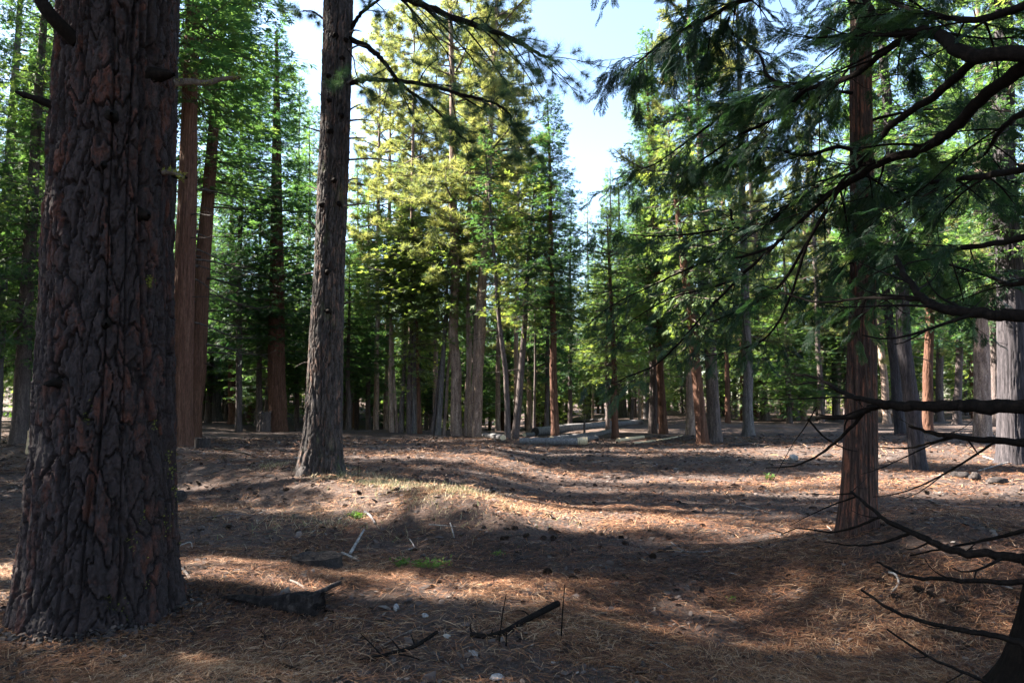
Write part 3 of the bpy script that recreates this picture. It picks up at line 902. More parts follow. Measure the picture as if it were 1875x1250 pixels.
def right_cedar():
    b = ground_hit(1572, 985); d = b[1] + .17
    base = at(1572, 985, d); base[2] = h1(base[0], base[1]) - .02
    T = thing('cedar_tree', 'slender reddish cedar with stringy bark standing on the low mound at right', 'tree', base)
    pth = trunk_path([(1572, 965), (1576, 800), (1580, 500), (1575, 0)], d, base, 16)
    k = d / FPX / 2; z = pth[:, 2]
    zz = [at(1575, y_, d)[2] - base[2] for y_ in (985, 800, 500, 0)]
    rr = np.interp(z, [-.3] + zz + [16], [58 * k, 58 * k, 55 * k, 43 * k, 36 * k, .02])
    obj('trunk', trunk_mesh('trunk', pth, rr, 200, .02, M['cedar_near'], 31, 'strips', zz[3] + .3, .28, .30, .011, lobes=5), T)
    cm, L0, R0 = proto('thin0')
    obj('crown', cm, T, (0.02, 0, 6.6), (0, 0, 1), (1.05, 1.05, 9.6 / L0))
    rng = np.random.default_rng(41)
    for (z_, az, l, r) in [(5.9, 2.8, 1.5, .022), (5.5, .4, 1.4, .02), (5.0, -2.2, 1.2, .02), (4.7, 1.5, 1.3, .018), (4.3, 3.3, 1.3, .018), (4.0, -.7, 1.2, .016), (3.5, 2.4, 1.0, .015), (3.3, -1.9, .8, .014), (6.2, -1.2, 1.4, .02), (6.3, 3.6, 1.5, .02)]:
        q = np.linspace(0, 1, 8)[:, None]; dv = np.array([math.cos(az), math.sin(az), .12])
        P = np.array([np.interp(z_, z, pth[:, 0]), 0, z_]) + dv * l * q + np.array([0, 0, -.3]) * l * q ** 2
        P2 = [(P[i]) for i in range(8)]
        mb, tw = limb_twigs(rng, np.array(P2), r, .005, 9, .2, .55, .3, 1)
        br = obj('limb', mb.mesh('limb', [M['limb']], True), T)
        pos = []; X = []; Z = []; sc = []
        for PP, ll in tw:
            for t in rng.uniform(.3, 1, 2):
                j = min(int(t * (len(PP) - 1)), len(PP) - 2); dd = nrm(PP[j + 1] - PP[j])
                pos.append(PP[j]); X.append(dd + rng.normal(0, .4, 3) - np.array([0, 0, .3])); Z.append(np.array([0, 0, 1.]) + rng.normal(0, .35, 3)); sc.append(rng.uniform(.2, .36))
        fronds(rng, pos, X, Z, sc, 'foliage', br)
right_cedar()

def edge_cedar():
    base = np.array([3.04, 3.50, 0.]); base[2] = h1(base[0], base[1]) - .03
    T = thing('cedar_tree', 'black silhouetted cedar trunk cut off by the right edge, sweeping limbs reaching left', 'tree', base)
    zz = np.array([-.3, 0, .4, 1, 2, 4, 8, 14, 20.]); rr = np.array([.37, .36, .345, .33, .315, .29, .22, .12, .02])
    pth = np.stack([.04 * np.maximum(zz - .8, 0), 0 * zz, zz], -1)
    obj('trunk', trunk_mesh('trunk', pth, rr, 160, .025, M['limb'], 61, 'strips', 5, .85, .42, .016, lobes=5), T)
    cm, L0, R0 = proto('cedar1')
    obj('crown', cm, T, (.05, 0, 6.2), (0, 0, 2.2), (1.0, 1.0, 14 / L0))
    rng = np.random.default_rng(62)
    L = lambda *a, **k: cedar_limb(T, base, rng, *a, **k)
    # foliage-bearing sweeping limbs (upper right)
    L([(1905, 95, 3.5), (1779, 100, 3.8), (1724, 68, 4.1), (1690, 58, 4.3), (1625, 60, 4.6), (1604, 38, 4.9), (1587, 5, 5.1), (1560, -50, 5.5)], .044, .016, 14, .30, .9, fol=.8)
    L([(1910, 85, 3.5), (1875, 124, 3.7), (1800, 179, 4.1), (1741, 239, 4.4), (1694, 269, 4.7), (1608, 299, 5.1), (1557, 333, 5.5), (1502, 363, 5.8), (1455, 371, 6.1), (1399, 410, 6.4), (1352, 418, 6.6), (1337, 384, 6.8)], .044, .013, 22, .35, .75, fol=.7, size=.30)
    L([(1790, 100, 3.9), (1783, 111, 4.0), (1715, 171, 4.4), (1643, 222, 4.8), (1608, 256, 5.0), (1544, 333, 5.4), (1480, 393, 5.8), (1416, 451, 6.2), (1352, 510, 6.5), (1290, 575, 6.8), (1210, 660, 7.1), (1150, 690, 7.3), (1110, 706, 7.5)], .030, .005, 30, .34, .75, fol=.50, size=.30)
    L([(1700, 60, 4.3), (1640, 80, 4.6), (1560, 140, 5.0), (1480, 162, 5.4), (1438, 158, 5.6), (1404, 137, 5.9), (1391, 102, 6.1), (1348, 64, 6.4)], .026, .009, 24, .2, 1.0, fol=1.1)
    L([(1438, 158, 5.6), (1400, 176, 5.9), (1340, 200, 6.3), (1270, 250, 6.7), (1200, 300, 7.1), (1150, 318, 7.4)], .020, .005, 20, .1, .75, fol=1.0, size=.32)
    L([(1480, 160, 5.4), (1420, 215, 5.8), (1350, 250, 6.2), (1290, 290, 6.6), (1235, 330, 7.0)], .018, .005, 18, .1, .75, fol=1.0, size=.32)
    L([(1905, -40, 3.5), (1700, -70, 4.0), (1500, -60, 4.8), (1420, -20, 5.2), (1350, 5, 5.6), (1305, 28, 5.9), (1240, 62, 6.3), (1190, 95, 6.6), (1160, 120, 6.8)], .036, .007, 30, .40, .85, fol=1.1, size=.36, down=.55)
    L([(1500, -60, 4.8), (1430, -75, 5.2), (1330, -85, 5.7), (1200, -70, 6.2), (1110, -28, 6.6)], .025, .006, 16, .2, .5, fol=.8, size=.32, down=.4)
    L([(1608, 299, 5.1), (1540, 270, 5.5), (1470, 285, 5.9), (1400, 270, 6.4), (1330, 300, 6.9), (1280, 310, 7.2)], .020, .005, 18, .15, .7, fol=.9, size=.32)
    L([(1416, 451, 6.2), (1360, 470, 6.5), (1290, 480, 6.9), (1200, 520, 7.4), (1120, 560, 7.8), (1070, 600, 8.1)], .016, .004, 20, .15, .65, fol=0.62, size=.30)
    L([(1337, 415, 6.6), (1290, 425, 6.9), (1220, 432, 7.3), (1160, 430, 7.6), (1105, 420, 7.9)], .014, .004, 14, .15, .5, fol=.9, size=.30)
    L([(1352, 510, 6.5), (1290, 530, 6.9), (1230, 545, 7.3), (1160, 585, 7.7), (1120, 630, 8.0)], .013, .004, 16, .1, .5, fol=0.56, size=.28)
    # hanging cedar sprays low in the middle (in front of the orange trunk)
    L([(1544, 333, 5.4), (1480, 440, 5.8), (1430, 520, 6.2), (1370, 560, 6.6), (1300, 590, 7.0), (1250, 600, 7.3)], .018, .004, 20, .3, .65, fol=0.62, size=.30)
    L([(1480, 440, 5.8), (1440, 560, 6.1), (1400, 620, 6.5), (1350, 640, 6.8), (1280, 655, 7.2)], .014, .004, 16, .3, .55, fol=0.50, size=.28)
    # upper-right, over and right of the slender cedar
    L([(1905, 0, 3.5), (1800, 35, 3.9), (1724, 32, 4.3), (1650, 12, 4.8), (1600, -20, 5.2)], .025, .007, 20, .2, .8, fol=.9)
    L([(1905, 300, 3.5), (1820, 320, 4.2), (1740, 330, 4.9), (1660, 345, 5.7), (1600, 380, 6.4), (1540, 430, 7.0)], .024, .005, 26, .2, .8, fol=1.0)
    L([(1905, 430, 3.5), (1810, 447, 4.2), (1700, 462, 5.0), (1620, 455, 5.7), (1560, 480, 6.3), (1490, 520, 6.9)], .021, .005, 24, .2, .75, fol=.9)
    L([(1905, 190, 3.5), (1840, 230, 4.3), (1790, 290, 5.2), (1700, 300, 6.2), (1640, 320, 7.0)], .022, .005, 26, .2, .8, fol=.9)
    L([(1905, 505, 3.5), (1850, 520, 4.4), (1790, 500, 5.4), (1700, 480, 6.4), (1600, 500, 7.2)], .019, .005, 22, .2, .7, fol=.9)
    # bare mossy limbs lower down
    L([(1905, 578, 3.5), (1800, 575, 3.7), (1735, 567, 3.9), (1692, 547, 4.1), (1663, 511, 4.3), (1640, 470, 4.6)], .036, .014, 9, .2, .8, fol=.0, n3=1)
    L([(1692, 547, 4.1), (1640, 546, 4.5), (1580, 546, 4.9), (1500, 553, 5.4), (1430, 535, 5.9), (1390, 520, 6.2)], .017, .004, 14, .2, .65, fol=.6, size=.28)
    L([(1905, 745, 3.5), (1800, 743, 3.7), (1700, 744, 3.9), (1635, 741, 4.1), (1600, 746, 4.3), (1555, 763, 4.5), (1495, 766, 4.8)], .040, .013, 3, .5, .4, fol=0, n3=0)
    L([(1635, 741, 4.1), (1590, 733, 4.3), (1550, 722, 4.5), (1520, 705, 4.7), (1490, 690, 5.0), (1450, 684, 5.3)], .022, .006, 8, .2, .6, fol=0, n3=1)
    L([(1580, 757, 4.4), (1545, 795, 4.6), (1500, 832, 4.8), (1455, 852, 5.0), (1402, 856, 5.2)], .013, .004, 0, .5, .2, fol=0, n3=0)
    L([(1495, 745, 4.8), (1475, 780, 5.0), (1450, 815, 5.2), (1415, 880, 5.4)], .006, .002, 0, .5, .2, fol=0, n3=0)
    L([(1480, 768, 4.9), (1510, 800, 5.0), (1545, 820, 5.0), (1570, 826, 5.1)], .008, .003, 1, .5, .2, fol=0, n3=0)
    L([(1905, 812, 3.5), (1800, 805, 3.9), (1720, 795, 4.3), (1665, 780, 4.6)], .024, .008, 5, .2, .7, fol=0, n3=1, down=-.05)
    L([(1745, 800, 4.2), (1700, 812, 4.5), (1660, 820, 4.8), (1606, 818, 5.1)], .010, .004, 2, .3, .3, fol=0, n3=0)
    L([(1895, 1025, 3.3), (1854, 1019, 3.4), (1739, 1005, 3.6), (1667, 973, 3.8), (1613, 944, 4.0), (1559, 900, 4.3)], .026, .008, 4, .2, .45, fol=0, n3=1, down=.0)
    L([(1613, 946, 4.0), (1560, 966, 4.2), (1520, 974, 4.4), (1463, 967, 4.6), (1430, 978, 4.8)], .009, .003, 1, .5, .3, fol=0, n3=0)
    L([(1667, 975, 3.8), (1610, 994, 4.0), (1560, 998, 4.2), (1510, 992, 4.4)], .010, .003, 0, .5, .3, fol=0, n3=0)
    L([(1565, 910, 4.3), (1510, 930, 4.5), (1445, 962, 4.7)], .006, .002, 0, .5, .3, fol=0, n3=0)
    L([(1562, 903, 4.3), (1520, 905, 4.5), (1470, 902, 4.7)], .006, .002, 0, .5, .3, fol=0, n3=0)
    L([(1895, 1062, 3.3), (1843, 1065, 3.4), (1703, 1059, 3.6), (1649, 1050, 3.8), (1606, 1028, 4.0)], .016, .005, 2, .2, .3, fol=0, n3=0, down=.0)
    L([(1895, 1185, 3.1), (1825, 1164, 3.2), (1739, 1149, 3.3), (1642, 1120, 3.5), (1577, 1079, 3.7)], .016, .006, 3, .3, .2, fol=0, n3=0, down=.0)
    L([(1885, 1290, 3.0), (1800, 1246, 3.05), (1703, 1203, 3.1), (1624, 1151, 3.2)], .010, .004, 2, .3, .2, fol=0, n3=0, down=.0)
    L([(1890, 968, 3.4), (1820, 985, 3.6), (1739, 1002, 3.8), (1667, 1016, 4.0)], .012, .004, 1, .3, .2, fol=0, n3=0, down=.0)
edge_cedar()

# ================================================================== MIDDLE AND FAR TREES
A = tree
gC = 'conifers around the far edge of the clearing'
# --- twin leaning cedars left
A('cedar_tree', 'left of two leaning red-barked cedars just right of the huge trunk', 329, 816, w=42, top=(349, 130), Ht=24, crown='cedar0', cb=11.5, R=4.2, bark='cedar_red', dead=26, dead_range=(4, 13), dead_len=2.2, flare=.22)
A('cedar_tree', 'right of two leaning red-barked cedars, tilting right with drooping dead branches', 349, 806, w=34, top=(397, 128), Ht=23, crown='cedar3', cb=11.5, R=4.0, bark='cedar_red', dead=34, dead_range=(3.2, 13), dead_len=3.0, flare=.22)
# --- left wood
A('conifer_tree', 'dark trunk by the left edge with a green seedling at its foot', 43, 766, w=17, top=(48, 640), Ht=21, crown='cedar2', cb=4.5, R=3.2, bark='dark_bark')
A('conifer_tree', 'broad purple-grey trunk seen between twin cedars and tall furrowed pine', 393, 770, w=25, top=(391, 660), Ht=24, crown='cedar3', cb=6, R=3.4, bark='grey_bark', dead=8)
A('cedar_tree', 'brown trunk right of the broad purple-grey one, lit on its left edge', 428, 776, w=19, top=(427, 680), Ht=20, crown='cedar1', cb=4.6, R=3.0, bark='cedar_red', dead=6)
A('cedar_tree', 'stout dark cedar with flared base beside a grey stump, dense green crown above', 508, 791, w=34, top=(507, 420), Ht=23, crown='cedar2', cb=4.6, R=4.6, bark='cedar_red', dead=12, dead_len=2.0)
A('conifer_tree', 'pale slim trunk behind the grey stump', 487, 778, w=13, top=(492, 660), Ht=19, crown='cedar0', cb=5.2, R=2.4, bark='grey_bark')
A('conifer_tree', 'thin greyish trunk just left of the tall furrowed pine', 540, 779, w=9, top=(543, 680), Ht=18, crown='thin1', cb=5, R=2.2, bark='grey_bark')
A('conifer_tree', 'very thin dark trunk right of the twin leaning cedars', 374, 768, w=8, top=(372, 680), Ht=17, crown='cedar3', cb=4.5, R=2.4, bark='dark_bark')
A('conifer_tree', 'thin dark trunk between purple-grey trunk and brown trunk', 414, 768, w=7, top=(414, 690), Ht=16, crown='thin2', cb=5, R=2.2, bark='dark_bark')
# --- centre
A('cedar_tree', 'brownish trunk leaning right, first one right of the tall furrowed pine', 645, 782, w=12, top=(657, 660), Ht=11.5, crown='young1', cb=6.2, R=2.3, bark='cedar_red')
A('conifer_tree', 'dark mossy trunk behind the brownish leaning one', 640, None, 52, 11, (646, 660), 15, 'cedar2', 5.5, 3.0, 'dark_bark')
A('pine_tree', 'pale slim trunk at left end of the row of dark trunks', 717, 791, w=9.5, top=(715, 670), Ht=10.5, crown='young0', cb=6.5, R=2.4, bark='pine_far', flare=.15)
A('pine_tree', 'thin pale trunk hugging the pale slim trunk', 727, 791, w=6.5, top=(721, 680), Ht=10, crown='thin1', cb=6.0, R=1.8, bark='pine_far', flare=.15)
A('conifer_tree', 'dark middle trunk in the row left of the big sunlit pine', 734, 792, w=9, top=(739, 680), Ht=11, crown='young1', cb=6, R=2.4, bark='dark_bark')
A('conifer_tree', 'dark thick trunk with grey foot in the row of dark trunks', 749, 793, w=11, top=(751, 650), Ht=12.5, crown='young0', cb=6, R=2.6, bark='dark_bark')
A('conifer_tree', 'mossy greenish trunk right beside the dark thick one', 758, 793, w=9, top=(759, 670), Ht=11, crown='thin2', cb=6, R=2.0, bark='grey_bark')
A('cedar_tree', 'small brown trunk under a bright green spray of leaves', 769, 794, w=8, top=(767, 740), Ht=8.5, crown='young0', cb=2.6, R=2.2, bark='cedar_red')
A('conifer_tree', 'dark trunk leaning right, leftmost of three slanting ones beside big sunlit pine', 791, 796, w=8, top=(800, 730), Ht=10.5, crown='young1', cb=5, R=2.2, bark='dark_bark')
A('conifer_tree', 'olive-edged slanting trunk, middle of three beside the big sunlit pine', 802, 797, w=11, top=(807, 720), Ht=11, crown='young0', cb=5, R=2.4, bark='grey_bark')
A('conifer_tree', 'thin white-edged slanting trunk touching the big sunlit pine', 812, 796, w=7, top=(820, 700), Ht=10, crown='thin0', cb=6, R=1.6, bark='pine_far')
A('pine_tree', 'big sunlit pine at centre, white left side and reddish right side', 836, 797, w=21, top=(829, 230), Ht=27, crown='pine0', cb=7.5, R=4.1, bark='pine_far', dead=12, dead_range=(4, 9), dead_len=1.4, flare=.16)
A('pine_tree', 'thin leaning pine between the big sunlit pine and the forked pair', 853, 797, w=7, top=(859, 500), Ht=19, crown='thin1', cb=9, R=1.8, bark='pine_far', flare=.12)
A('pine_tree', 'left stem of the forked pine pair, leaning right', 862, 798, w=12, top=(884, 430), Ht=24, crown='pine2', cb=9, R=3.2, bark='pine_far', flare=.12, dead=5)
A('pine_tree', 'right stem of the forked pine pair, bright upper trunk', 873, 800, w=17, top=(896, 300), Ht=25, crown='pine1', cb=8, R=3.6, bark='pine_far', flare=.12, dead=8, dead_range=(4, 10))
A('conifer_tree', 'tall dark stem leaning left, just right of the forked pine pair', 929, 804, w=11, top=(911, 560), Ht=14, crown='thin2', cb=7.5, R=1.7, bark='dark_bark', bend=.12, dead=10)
A('conifer_tree', 'dark stem leaning right behind the left end of the front log', 942, 803, w=14, top=(954, 640), Ht=12.5, crown='young1', cb=5.4, R=2.6, bark='dark_bark', bend=.1, dead=5)
A('conifer_tree', 'black pole-thin trunk left of the rust-brown one', 978, 792, w=5, top=(979, 640), Ht=14, crown='thin0', cb=5, R=1.5, bark='dark_bark')
A('pine_tree', 'straight rust-brown trunk rising behind the long grey logs', 1017, 804, w=15, top=(1008, 400), Ht=15.5, crown='cedar1', cb=5.2, R=2.4, bark='cedar_red', dead=12, dead_range=(1.5, 6), dead_len=.8)
A('conifer_tree', 'pale purple trunk in the shade behind the logs', 965, 779, w=8, top=(965, 700), Ht=14, crown='cedar0', cb=5.5, R=2.8, bark='grey_bark')
A('conifer_tree', 'thin brown trunk in the shade left of the rust-brown one', 1000, 777, w=6, top=(999, 690), Ht=13, crown='thin1', cb=5, R=2, bark='dark_bark')
A('cedar_tree', 'orange-brown trunk with bright leafy crown at the right end of the logs', 1127, 803, w=13, top=(1120, 600), Ht=10.5, crown='young0', cb=2.6, R=2.5, bark='cedar_red', dead=8, dead_range=(2, 4), dead_len=1.3)
A('conifer_tree', 'nearly black trunk tucked behind the orange-brown one', 1113, 787, w=9, top=(1113, 690), Ht=9, crown='young1', cb=3, R=2.6, bark='dark_bark')
A('young_tree', 'small dark sapling standing between the logs', 1070, 795, w=4, top=(1070, 740), Ht=2.8, crown='young1', cb=1.0, R=.55, bark='dark_bark')
A('conifer_tree', 'thin pale trunk behind the log pile, left of the leafy crown', 1085, 770, w=5, top=(1086, 700), Ht=17, crown='cedar2', cb=5, R=2.6, bark='pine_far')
A('pine_tree', 'broad purple trunk in shade right of the leafy crown', 1140, 764, w=16, top=(1138, 660), Ht=23, crown='cedar3', cb=6.5, R=3.2, bark='grey_bark')
# --- tree tips against the sky
A('cedar_tree', 'pointed green conifer whose tip stands against the open sky', 1000, None, 46, 9, (1006, 300), 19.6, 'cedar0', 3.5, 2.7, 'dark_bark')
A('cedar_tree', 'shorter pointed conifer stepping down towards the sky gap', 1043, None, 50, 9, (1045, 400), 17.2, 'cedar2', 3, 2.8, 'dark_bark')
A('cedar_tree', 'narrow dark conifer at the right side of the sky gap', 1112, None, 60, 9, (1117, 320), 22.5, 'cedar3', 4, 3.0, 'dark_bark')
A('conifer_tree', 'faint distant tip at the bottom of the sky gap', 1076, None, 85, 6, (1076, 400), 28, 'thin2', 10, 2.0, 'grey_bark')
A('cedar_tree', 'soft green conifer right of the tall furrowed pine, tip below sky', 676, None, 47, 10, (675, 350), 18.6, 'cedar1', 3, 2.9, 'dark_bark')
A('pine_tree', 'yellow-green pine behind the big sunlit pine, left side', 760, None, 46, 10, (770, 300), 24, 'pine2', 6, 3.6, 'pine_far')
A('pine_tree', 'feathery pine filling the sky between forked pair and pointed conifers', 945, None, 42, 10, (950, 200), 22.5, 'pine0', 7, 3.2, 'pine_far')
A('pine_tree', 'tall airy pine behind the big sunlit pine, just right of its stem', 798, None, 45, 10, (800, 300), 28, 'pine1', 6, 3.8, 'pine_far')
A('pine_tree', 'pale airy pine next to the tall furrowed pine, filling the sky', 708, None, 49, 10, (714, 300), 31, 'pine0', 6, 4.4, 'pine_far')
A('pine_tree', 'tall airy pine right behind the forked pine pair', 912, None, 47, 10, (914, 300), 28, 'pine2', 6, 3.9, 'pine_far')
A('pine_tree', 'light green pine under the tips left of the sky gap', 968, None, 53, 10, (972, 300), 23, 'pine1', 4, 3.6, 'pine_far')
A('cedar_tree', 'green conifer showing between the furrowed pine and stout dark cedar', 566, None, 46, 10, (566, 400), 22.5, 'cedar1', 3.5, 3.4, 'dark_bark')
A('cedar_tree', 'tall green conifer behind the right twin leaning cedar', 440, None, 37, 12, (442, 300), 25, 'cedar0', 4.5, 3.4, 'dark_bark')
A('cedar_tree', 'dense conifer behind the stout dark cedar, left of its stem', 478, None, 42, 12, (478, 300), 16, 'cedar3', 4.0, 3.6, 'dark_bark')
A('cedar_tree', 'bluish green conifer right of the furrowed pine, lower crown only seen', 640, None, 41, 10, (640, 400), 10.5, 'cedar2', 3.0, 3.2, 'dark_bark')
A('conifer_tree', 'hazy green conifer low behind the short dead twigs of the furrowed pine', 655, None, 55, 9, (655, 400), 24, 'cedar0', 4, 3.3, 'dark_bark')
A('conifer_tree', 'green conifer behind the pale airy pine, left of the big sunlit pine', 738, None, 57, 9, (738, 400), 28, 'cedar3', 4, 3.6, 'dark_bark')
A('conifer_tree', 'green conifer far behind the forked pine pair', 868, None, 57, 9, (868, 400), 30, 'cedar2', 4, 3.6, 'dark_bark')
A('conifer_tree', 'green conifer far behind the tall dark stem leaning left', 930, None, 58, 9, (930, 400), 28, 'cedar1', 4, 3.6, 'dark_bark')
A('conifer_tree', 'tall green conifer left of the furrowed pine, under the small sky patch', 546, None, 50, 9, (546, 400), 27, 'cedar0', 4, 3.6, 'dark_bark')
A('pine_tree', 'full yellow-green pine between the furrowed pine and the big sunlit pine', 752, None, 43, 11, (756, 300), 30, 'pine2', 11, 4.4, 'pine_far')
A('pine_tree', 'full pale pine closing the sky right of the furrowed pine', 690, None, 45, 10, (694, 300), 28, 'pine1', 10.5, 4.0, 'pine_far')
A('pine_tree', 'full yellow-green pine right behind the big sunlit pine', 858, None, 43, 11, (860, 300), 30, 'pine0', 11, 4.2, 'pine_far')
# --- right side
A('conifer_tree', 'white sunlit thin trunk in the wood left of the paired trunks', 1171, 772, w=5, top=(1170, 690), Ht=18, crown='thin1', cb=4.8, R=2, bark='pine_far')
A('conifer_tree', 'dark thin trunk tilting right beside the white thin one', 1156, 772, w=7, top=(1164, 660), Ht=17, crown='cedar1', cb=4.4, R=2.2, bark='dark_bark')
A('conifer_tree', 'grey trunk directly behind the left of the paired trunks', 1183, 766, w=9, top=(1182, 660), Ht=18, crown='cedar0', cb=4.4, R=2.4, bark='grey_bark')
A('pine_tree', 'left of the paired brown trunks standing right of the long log', 1195, 793, w=15, top=(1195, 640), Ht=21, crown='cedar2', cb=4.2, R=2.8, bark='dark_bark', dead=6)
A('pine_tree', 'right of the paired brown trunks, leaning slightly left', 1215, 794, w=15, top=(1208, 640), Ht=20, crown='cedar3', cb=4.2, R=2.6, bark='cedar_red', dead=6)
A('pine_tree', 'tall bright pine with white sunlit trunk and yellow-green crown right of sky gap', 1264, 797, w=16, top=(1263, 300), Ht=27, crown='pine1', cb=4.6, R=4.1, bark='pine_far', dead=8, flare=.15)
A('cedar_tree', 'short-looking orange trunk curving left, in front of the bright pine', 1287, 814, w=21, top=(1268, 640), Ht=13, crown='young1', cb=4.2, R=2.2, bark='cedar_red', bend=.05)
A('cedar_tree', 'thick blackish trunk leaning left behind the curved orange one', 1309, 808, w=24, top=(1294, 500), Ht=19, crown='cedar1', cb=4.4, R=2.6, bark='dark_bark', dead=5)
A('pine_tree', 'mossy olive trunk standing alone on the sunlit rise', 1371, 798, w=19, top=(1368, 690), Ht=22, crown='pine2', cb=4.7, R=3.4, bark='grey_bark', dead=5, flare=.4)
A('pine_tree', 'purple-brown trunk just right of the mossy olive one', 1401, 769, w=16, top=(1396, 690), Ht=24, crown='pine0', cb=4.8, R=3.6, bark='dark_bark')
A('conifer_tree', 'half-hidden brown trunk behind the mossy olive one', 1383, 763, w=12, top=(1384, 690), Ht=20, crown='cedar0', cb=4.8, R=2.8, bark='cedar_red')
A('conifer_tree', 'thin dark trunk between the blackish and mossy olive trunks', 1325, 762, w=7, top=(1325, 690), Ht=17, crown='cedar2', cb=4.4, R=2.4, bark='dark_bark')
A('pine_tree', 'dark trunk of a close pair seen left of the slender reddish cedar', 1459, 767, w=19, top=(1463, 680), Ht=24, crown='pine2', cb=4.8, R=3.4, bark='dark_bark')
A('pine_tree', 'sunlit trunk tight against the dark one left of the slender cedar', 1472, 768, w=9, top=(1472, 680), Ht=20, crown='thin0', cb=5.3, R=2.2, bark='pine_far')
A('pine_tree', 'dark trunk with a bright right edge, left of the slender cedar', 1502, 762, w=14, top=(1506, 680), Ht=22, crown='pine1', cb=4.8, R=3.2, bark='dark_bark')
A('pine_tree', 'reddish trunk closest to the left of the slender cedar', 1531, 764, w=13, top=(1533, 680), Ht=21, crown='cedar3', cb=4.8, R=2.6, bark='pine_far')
A('pine_tree', 'dappled trunk tilting left, first right of the slender reddish cedar', 1650, 796, w=19, top=(1636, 660), Ht=20, crown='cedar0', cb=4.8, R=2.6, bark='purple_bark')
A('pine_tree', 'dark crooked trunk with rough bark standing in open needle litter at right', 1683, 863, w=27, top=(1666, 660), Ht=17, crown='cedar1', cb=4.8, R=2.5, bark='purple_bark', bend=-.06, dead=5, dead_range=(2.5, 6), dead_len=1.0, flare=.2)
A('conifer_tree', 'brown trunk behind the dark crooked one', 1698, 791, w=18, top=(1702, 640), Ht=21, crown='cedar2', cb=4.8, R=2.8, bark='cedar_red')
A('conifer_tree', 'grey trunk with pale bare twigs behind the crooked one', 1720, 772, w=14, top=(1722, 640), Ht=19, crown='pine0', cb=4.8, R=3.0, bark='dark_bark', dead=8)
A('conifer_tree', 'slim dark trunk between the grey and the dappled trunks at right', 1752, 776, w=14, top=(1758, 620), Ht=20, crown='cedar3', cb=4.8, R=2.8, bark='dark_bark', dead=6)
A('pine_tree', 'pale trunk mottled with sun and shade near the right edge', 1799, 804, w=29, top=(1797, 600), Ht=22, crown='pine1', cb=5.3, R=3.4, bark='pine_far', flare=.2)
A('cedar_tree', 'wide purple-grey cedar trunk with straight ridges at the right edge', 1858, 849, w=52, top=(1852, 600), Ht=22, crown='cedar0', cb=5.3, R=2.8, bark='purple_bark', flare=.25)
A('conifer_tree', 'dark trunk peeping out left of the wide purple-grey cedar', 1825, 780, w=16, top=(1822, 680), Ht=20, crown='cedar2', cb=4.8, R=2.8, bark='dark_bark')

# --- anonymous wood all round (far fill) --------------------------------
def fill(label, group, pts, crowns, hlo, hhi, barks, cbs=(3.5, 7), rs=(2.4, 3.4)):
    rng = np.random.default_rng(len(pts) * 13 + 5)
    for i, (x, y) in enumerate(pts):
        w_ = rng.uniform(.14, .30)
        A('conifer_tree', label, 0, dist=y, world=(x, y), rb=w_, w=10, Ht=rng.uniform(hlo, hhi), crown=crowns[i % len(crowns)], cb=rng.uniform(*cbs), R=rng.uniform(*rs), bark=barks[i % len(barks)], group=group)

def poisson(rng, n, fx, fy, ok, dmin):
    out = []
    for _ in range(n * 60):
        if len(out) >= n: break
        x, y = rng.uniform(*fx), rng.uniform(*fy)
        if ok(x, y) and all((x - a) ** 2 + (y - b) ** 2 > dmin * dmin for a, b in out): out.append((x, y))
    return out
taken = [(t.location.x, t.location.y) for t in TREES]
far_free = lambda x, y: all((x - a) ** 2 + (y - b) ** 2 > 4 for a, b in taken)
rg = np.random.default_rng(99)
bk = ['dark_bark', 'grey_bark', 'cedar_red', 'dark_bark']
SKYX = lambda x, y: -.02 < x / y - .0 < .165       # wedge under the open sky: keep low
pts = poisson(rg, 60, (-52, -6), (44, 92), lambda x, y: abs(x) < .86 * y and far_free(x, y) and not (x / y > -.30 and x / y < -.24 and y < 60), 3.6)
tall_ = [(x, y) for x, y in pts if x / y < -.46]
fill('tall dark conifer deep in the wood at far left', 'tall conifers deep in the left wood', tall_, ['cedar2', 'cedar0', 'cedar3', 'cedar1'], 21, 27, bk, (2.5, 4.5), (2.8, 3.6))
pts = [q for q in pts if q not in tall_]
fill('dark conifer deep in the shaded wood left of the clearing', 'conifers deep in the left wood', pts, ['far0', 'far1', 'cedar2', 'far2'], 9, 14.5, bk, (2.0, 4))
pts = poisson(rg, 30, (-12, 11), (60, 100), lambda x, y: abs(x / y) < .2 and far_free(x, y), 4.0)
fill('conifer in the dim wood beyond the dip behind the logs', 'conifers beyond the dip', pts, ['far1', 'far0', 'far2'], 13, 17.5, bk, (2.5, 5))
pts = poisson(rg, 44, (10, 66), (44, 92), lambda x, y: .17 < x / y < .86 and far_free(x, y), 3.8)
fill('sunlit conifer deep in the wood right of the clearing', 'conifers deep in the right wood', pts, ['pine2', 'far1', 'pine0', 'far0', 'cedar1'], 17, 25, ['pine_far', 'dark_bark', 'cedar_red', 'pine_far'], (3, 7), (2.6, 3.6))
pts = [(-17.6, 24.6), (-21.5, 28.5), (-20.5, 31.5), (-25.5, 35.5), (-24, 40), (-31, 43), (-29.5, 50), (-34, 47), (-38, 54)]
fill('dark cedar crowding the left edge of the clearing', 'cedars at the left edge of the clearing', pts, ['cedar2', 'cedar0', 'cedar3', 'cedar1'], 21, 27, bk, (2.5, 4.5), (2.8, 3.5))
pts = poisson(rg, 40, (-70, 2), (66, 125), lambda x, y: abs(x) < .84 * y and x / y < -.01, 4)
fill('low dark conifer at the back of the left wood', 'low conifers at the back of the left wood', pts, ['far0', 'far1', 'far2'], 8, 19, bk, (.4, 2.0), (3.2, 4.6))
pts = poisson(rg, 40, (0, 95), (70, 125), lambda x, y: abs(x) < .84 * y and x / y > .02, 4)
pts = [(x, y) for x, y in pts]
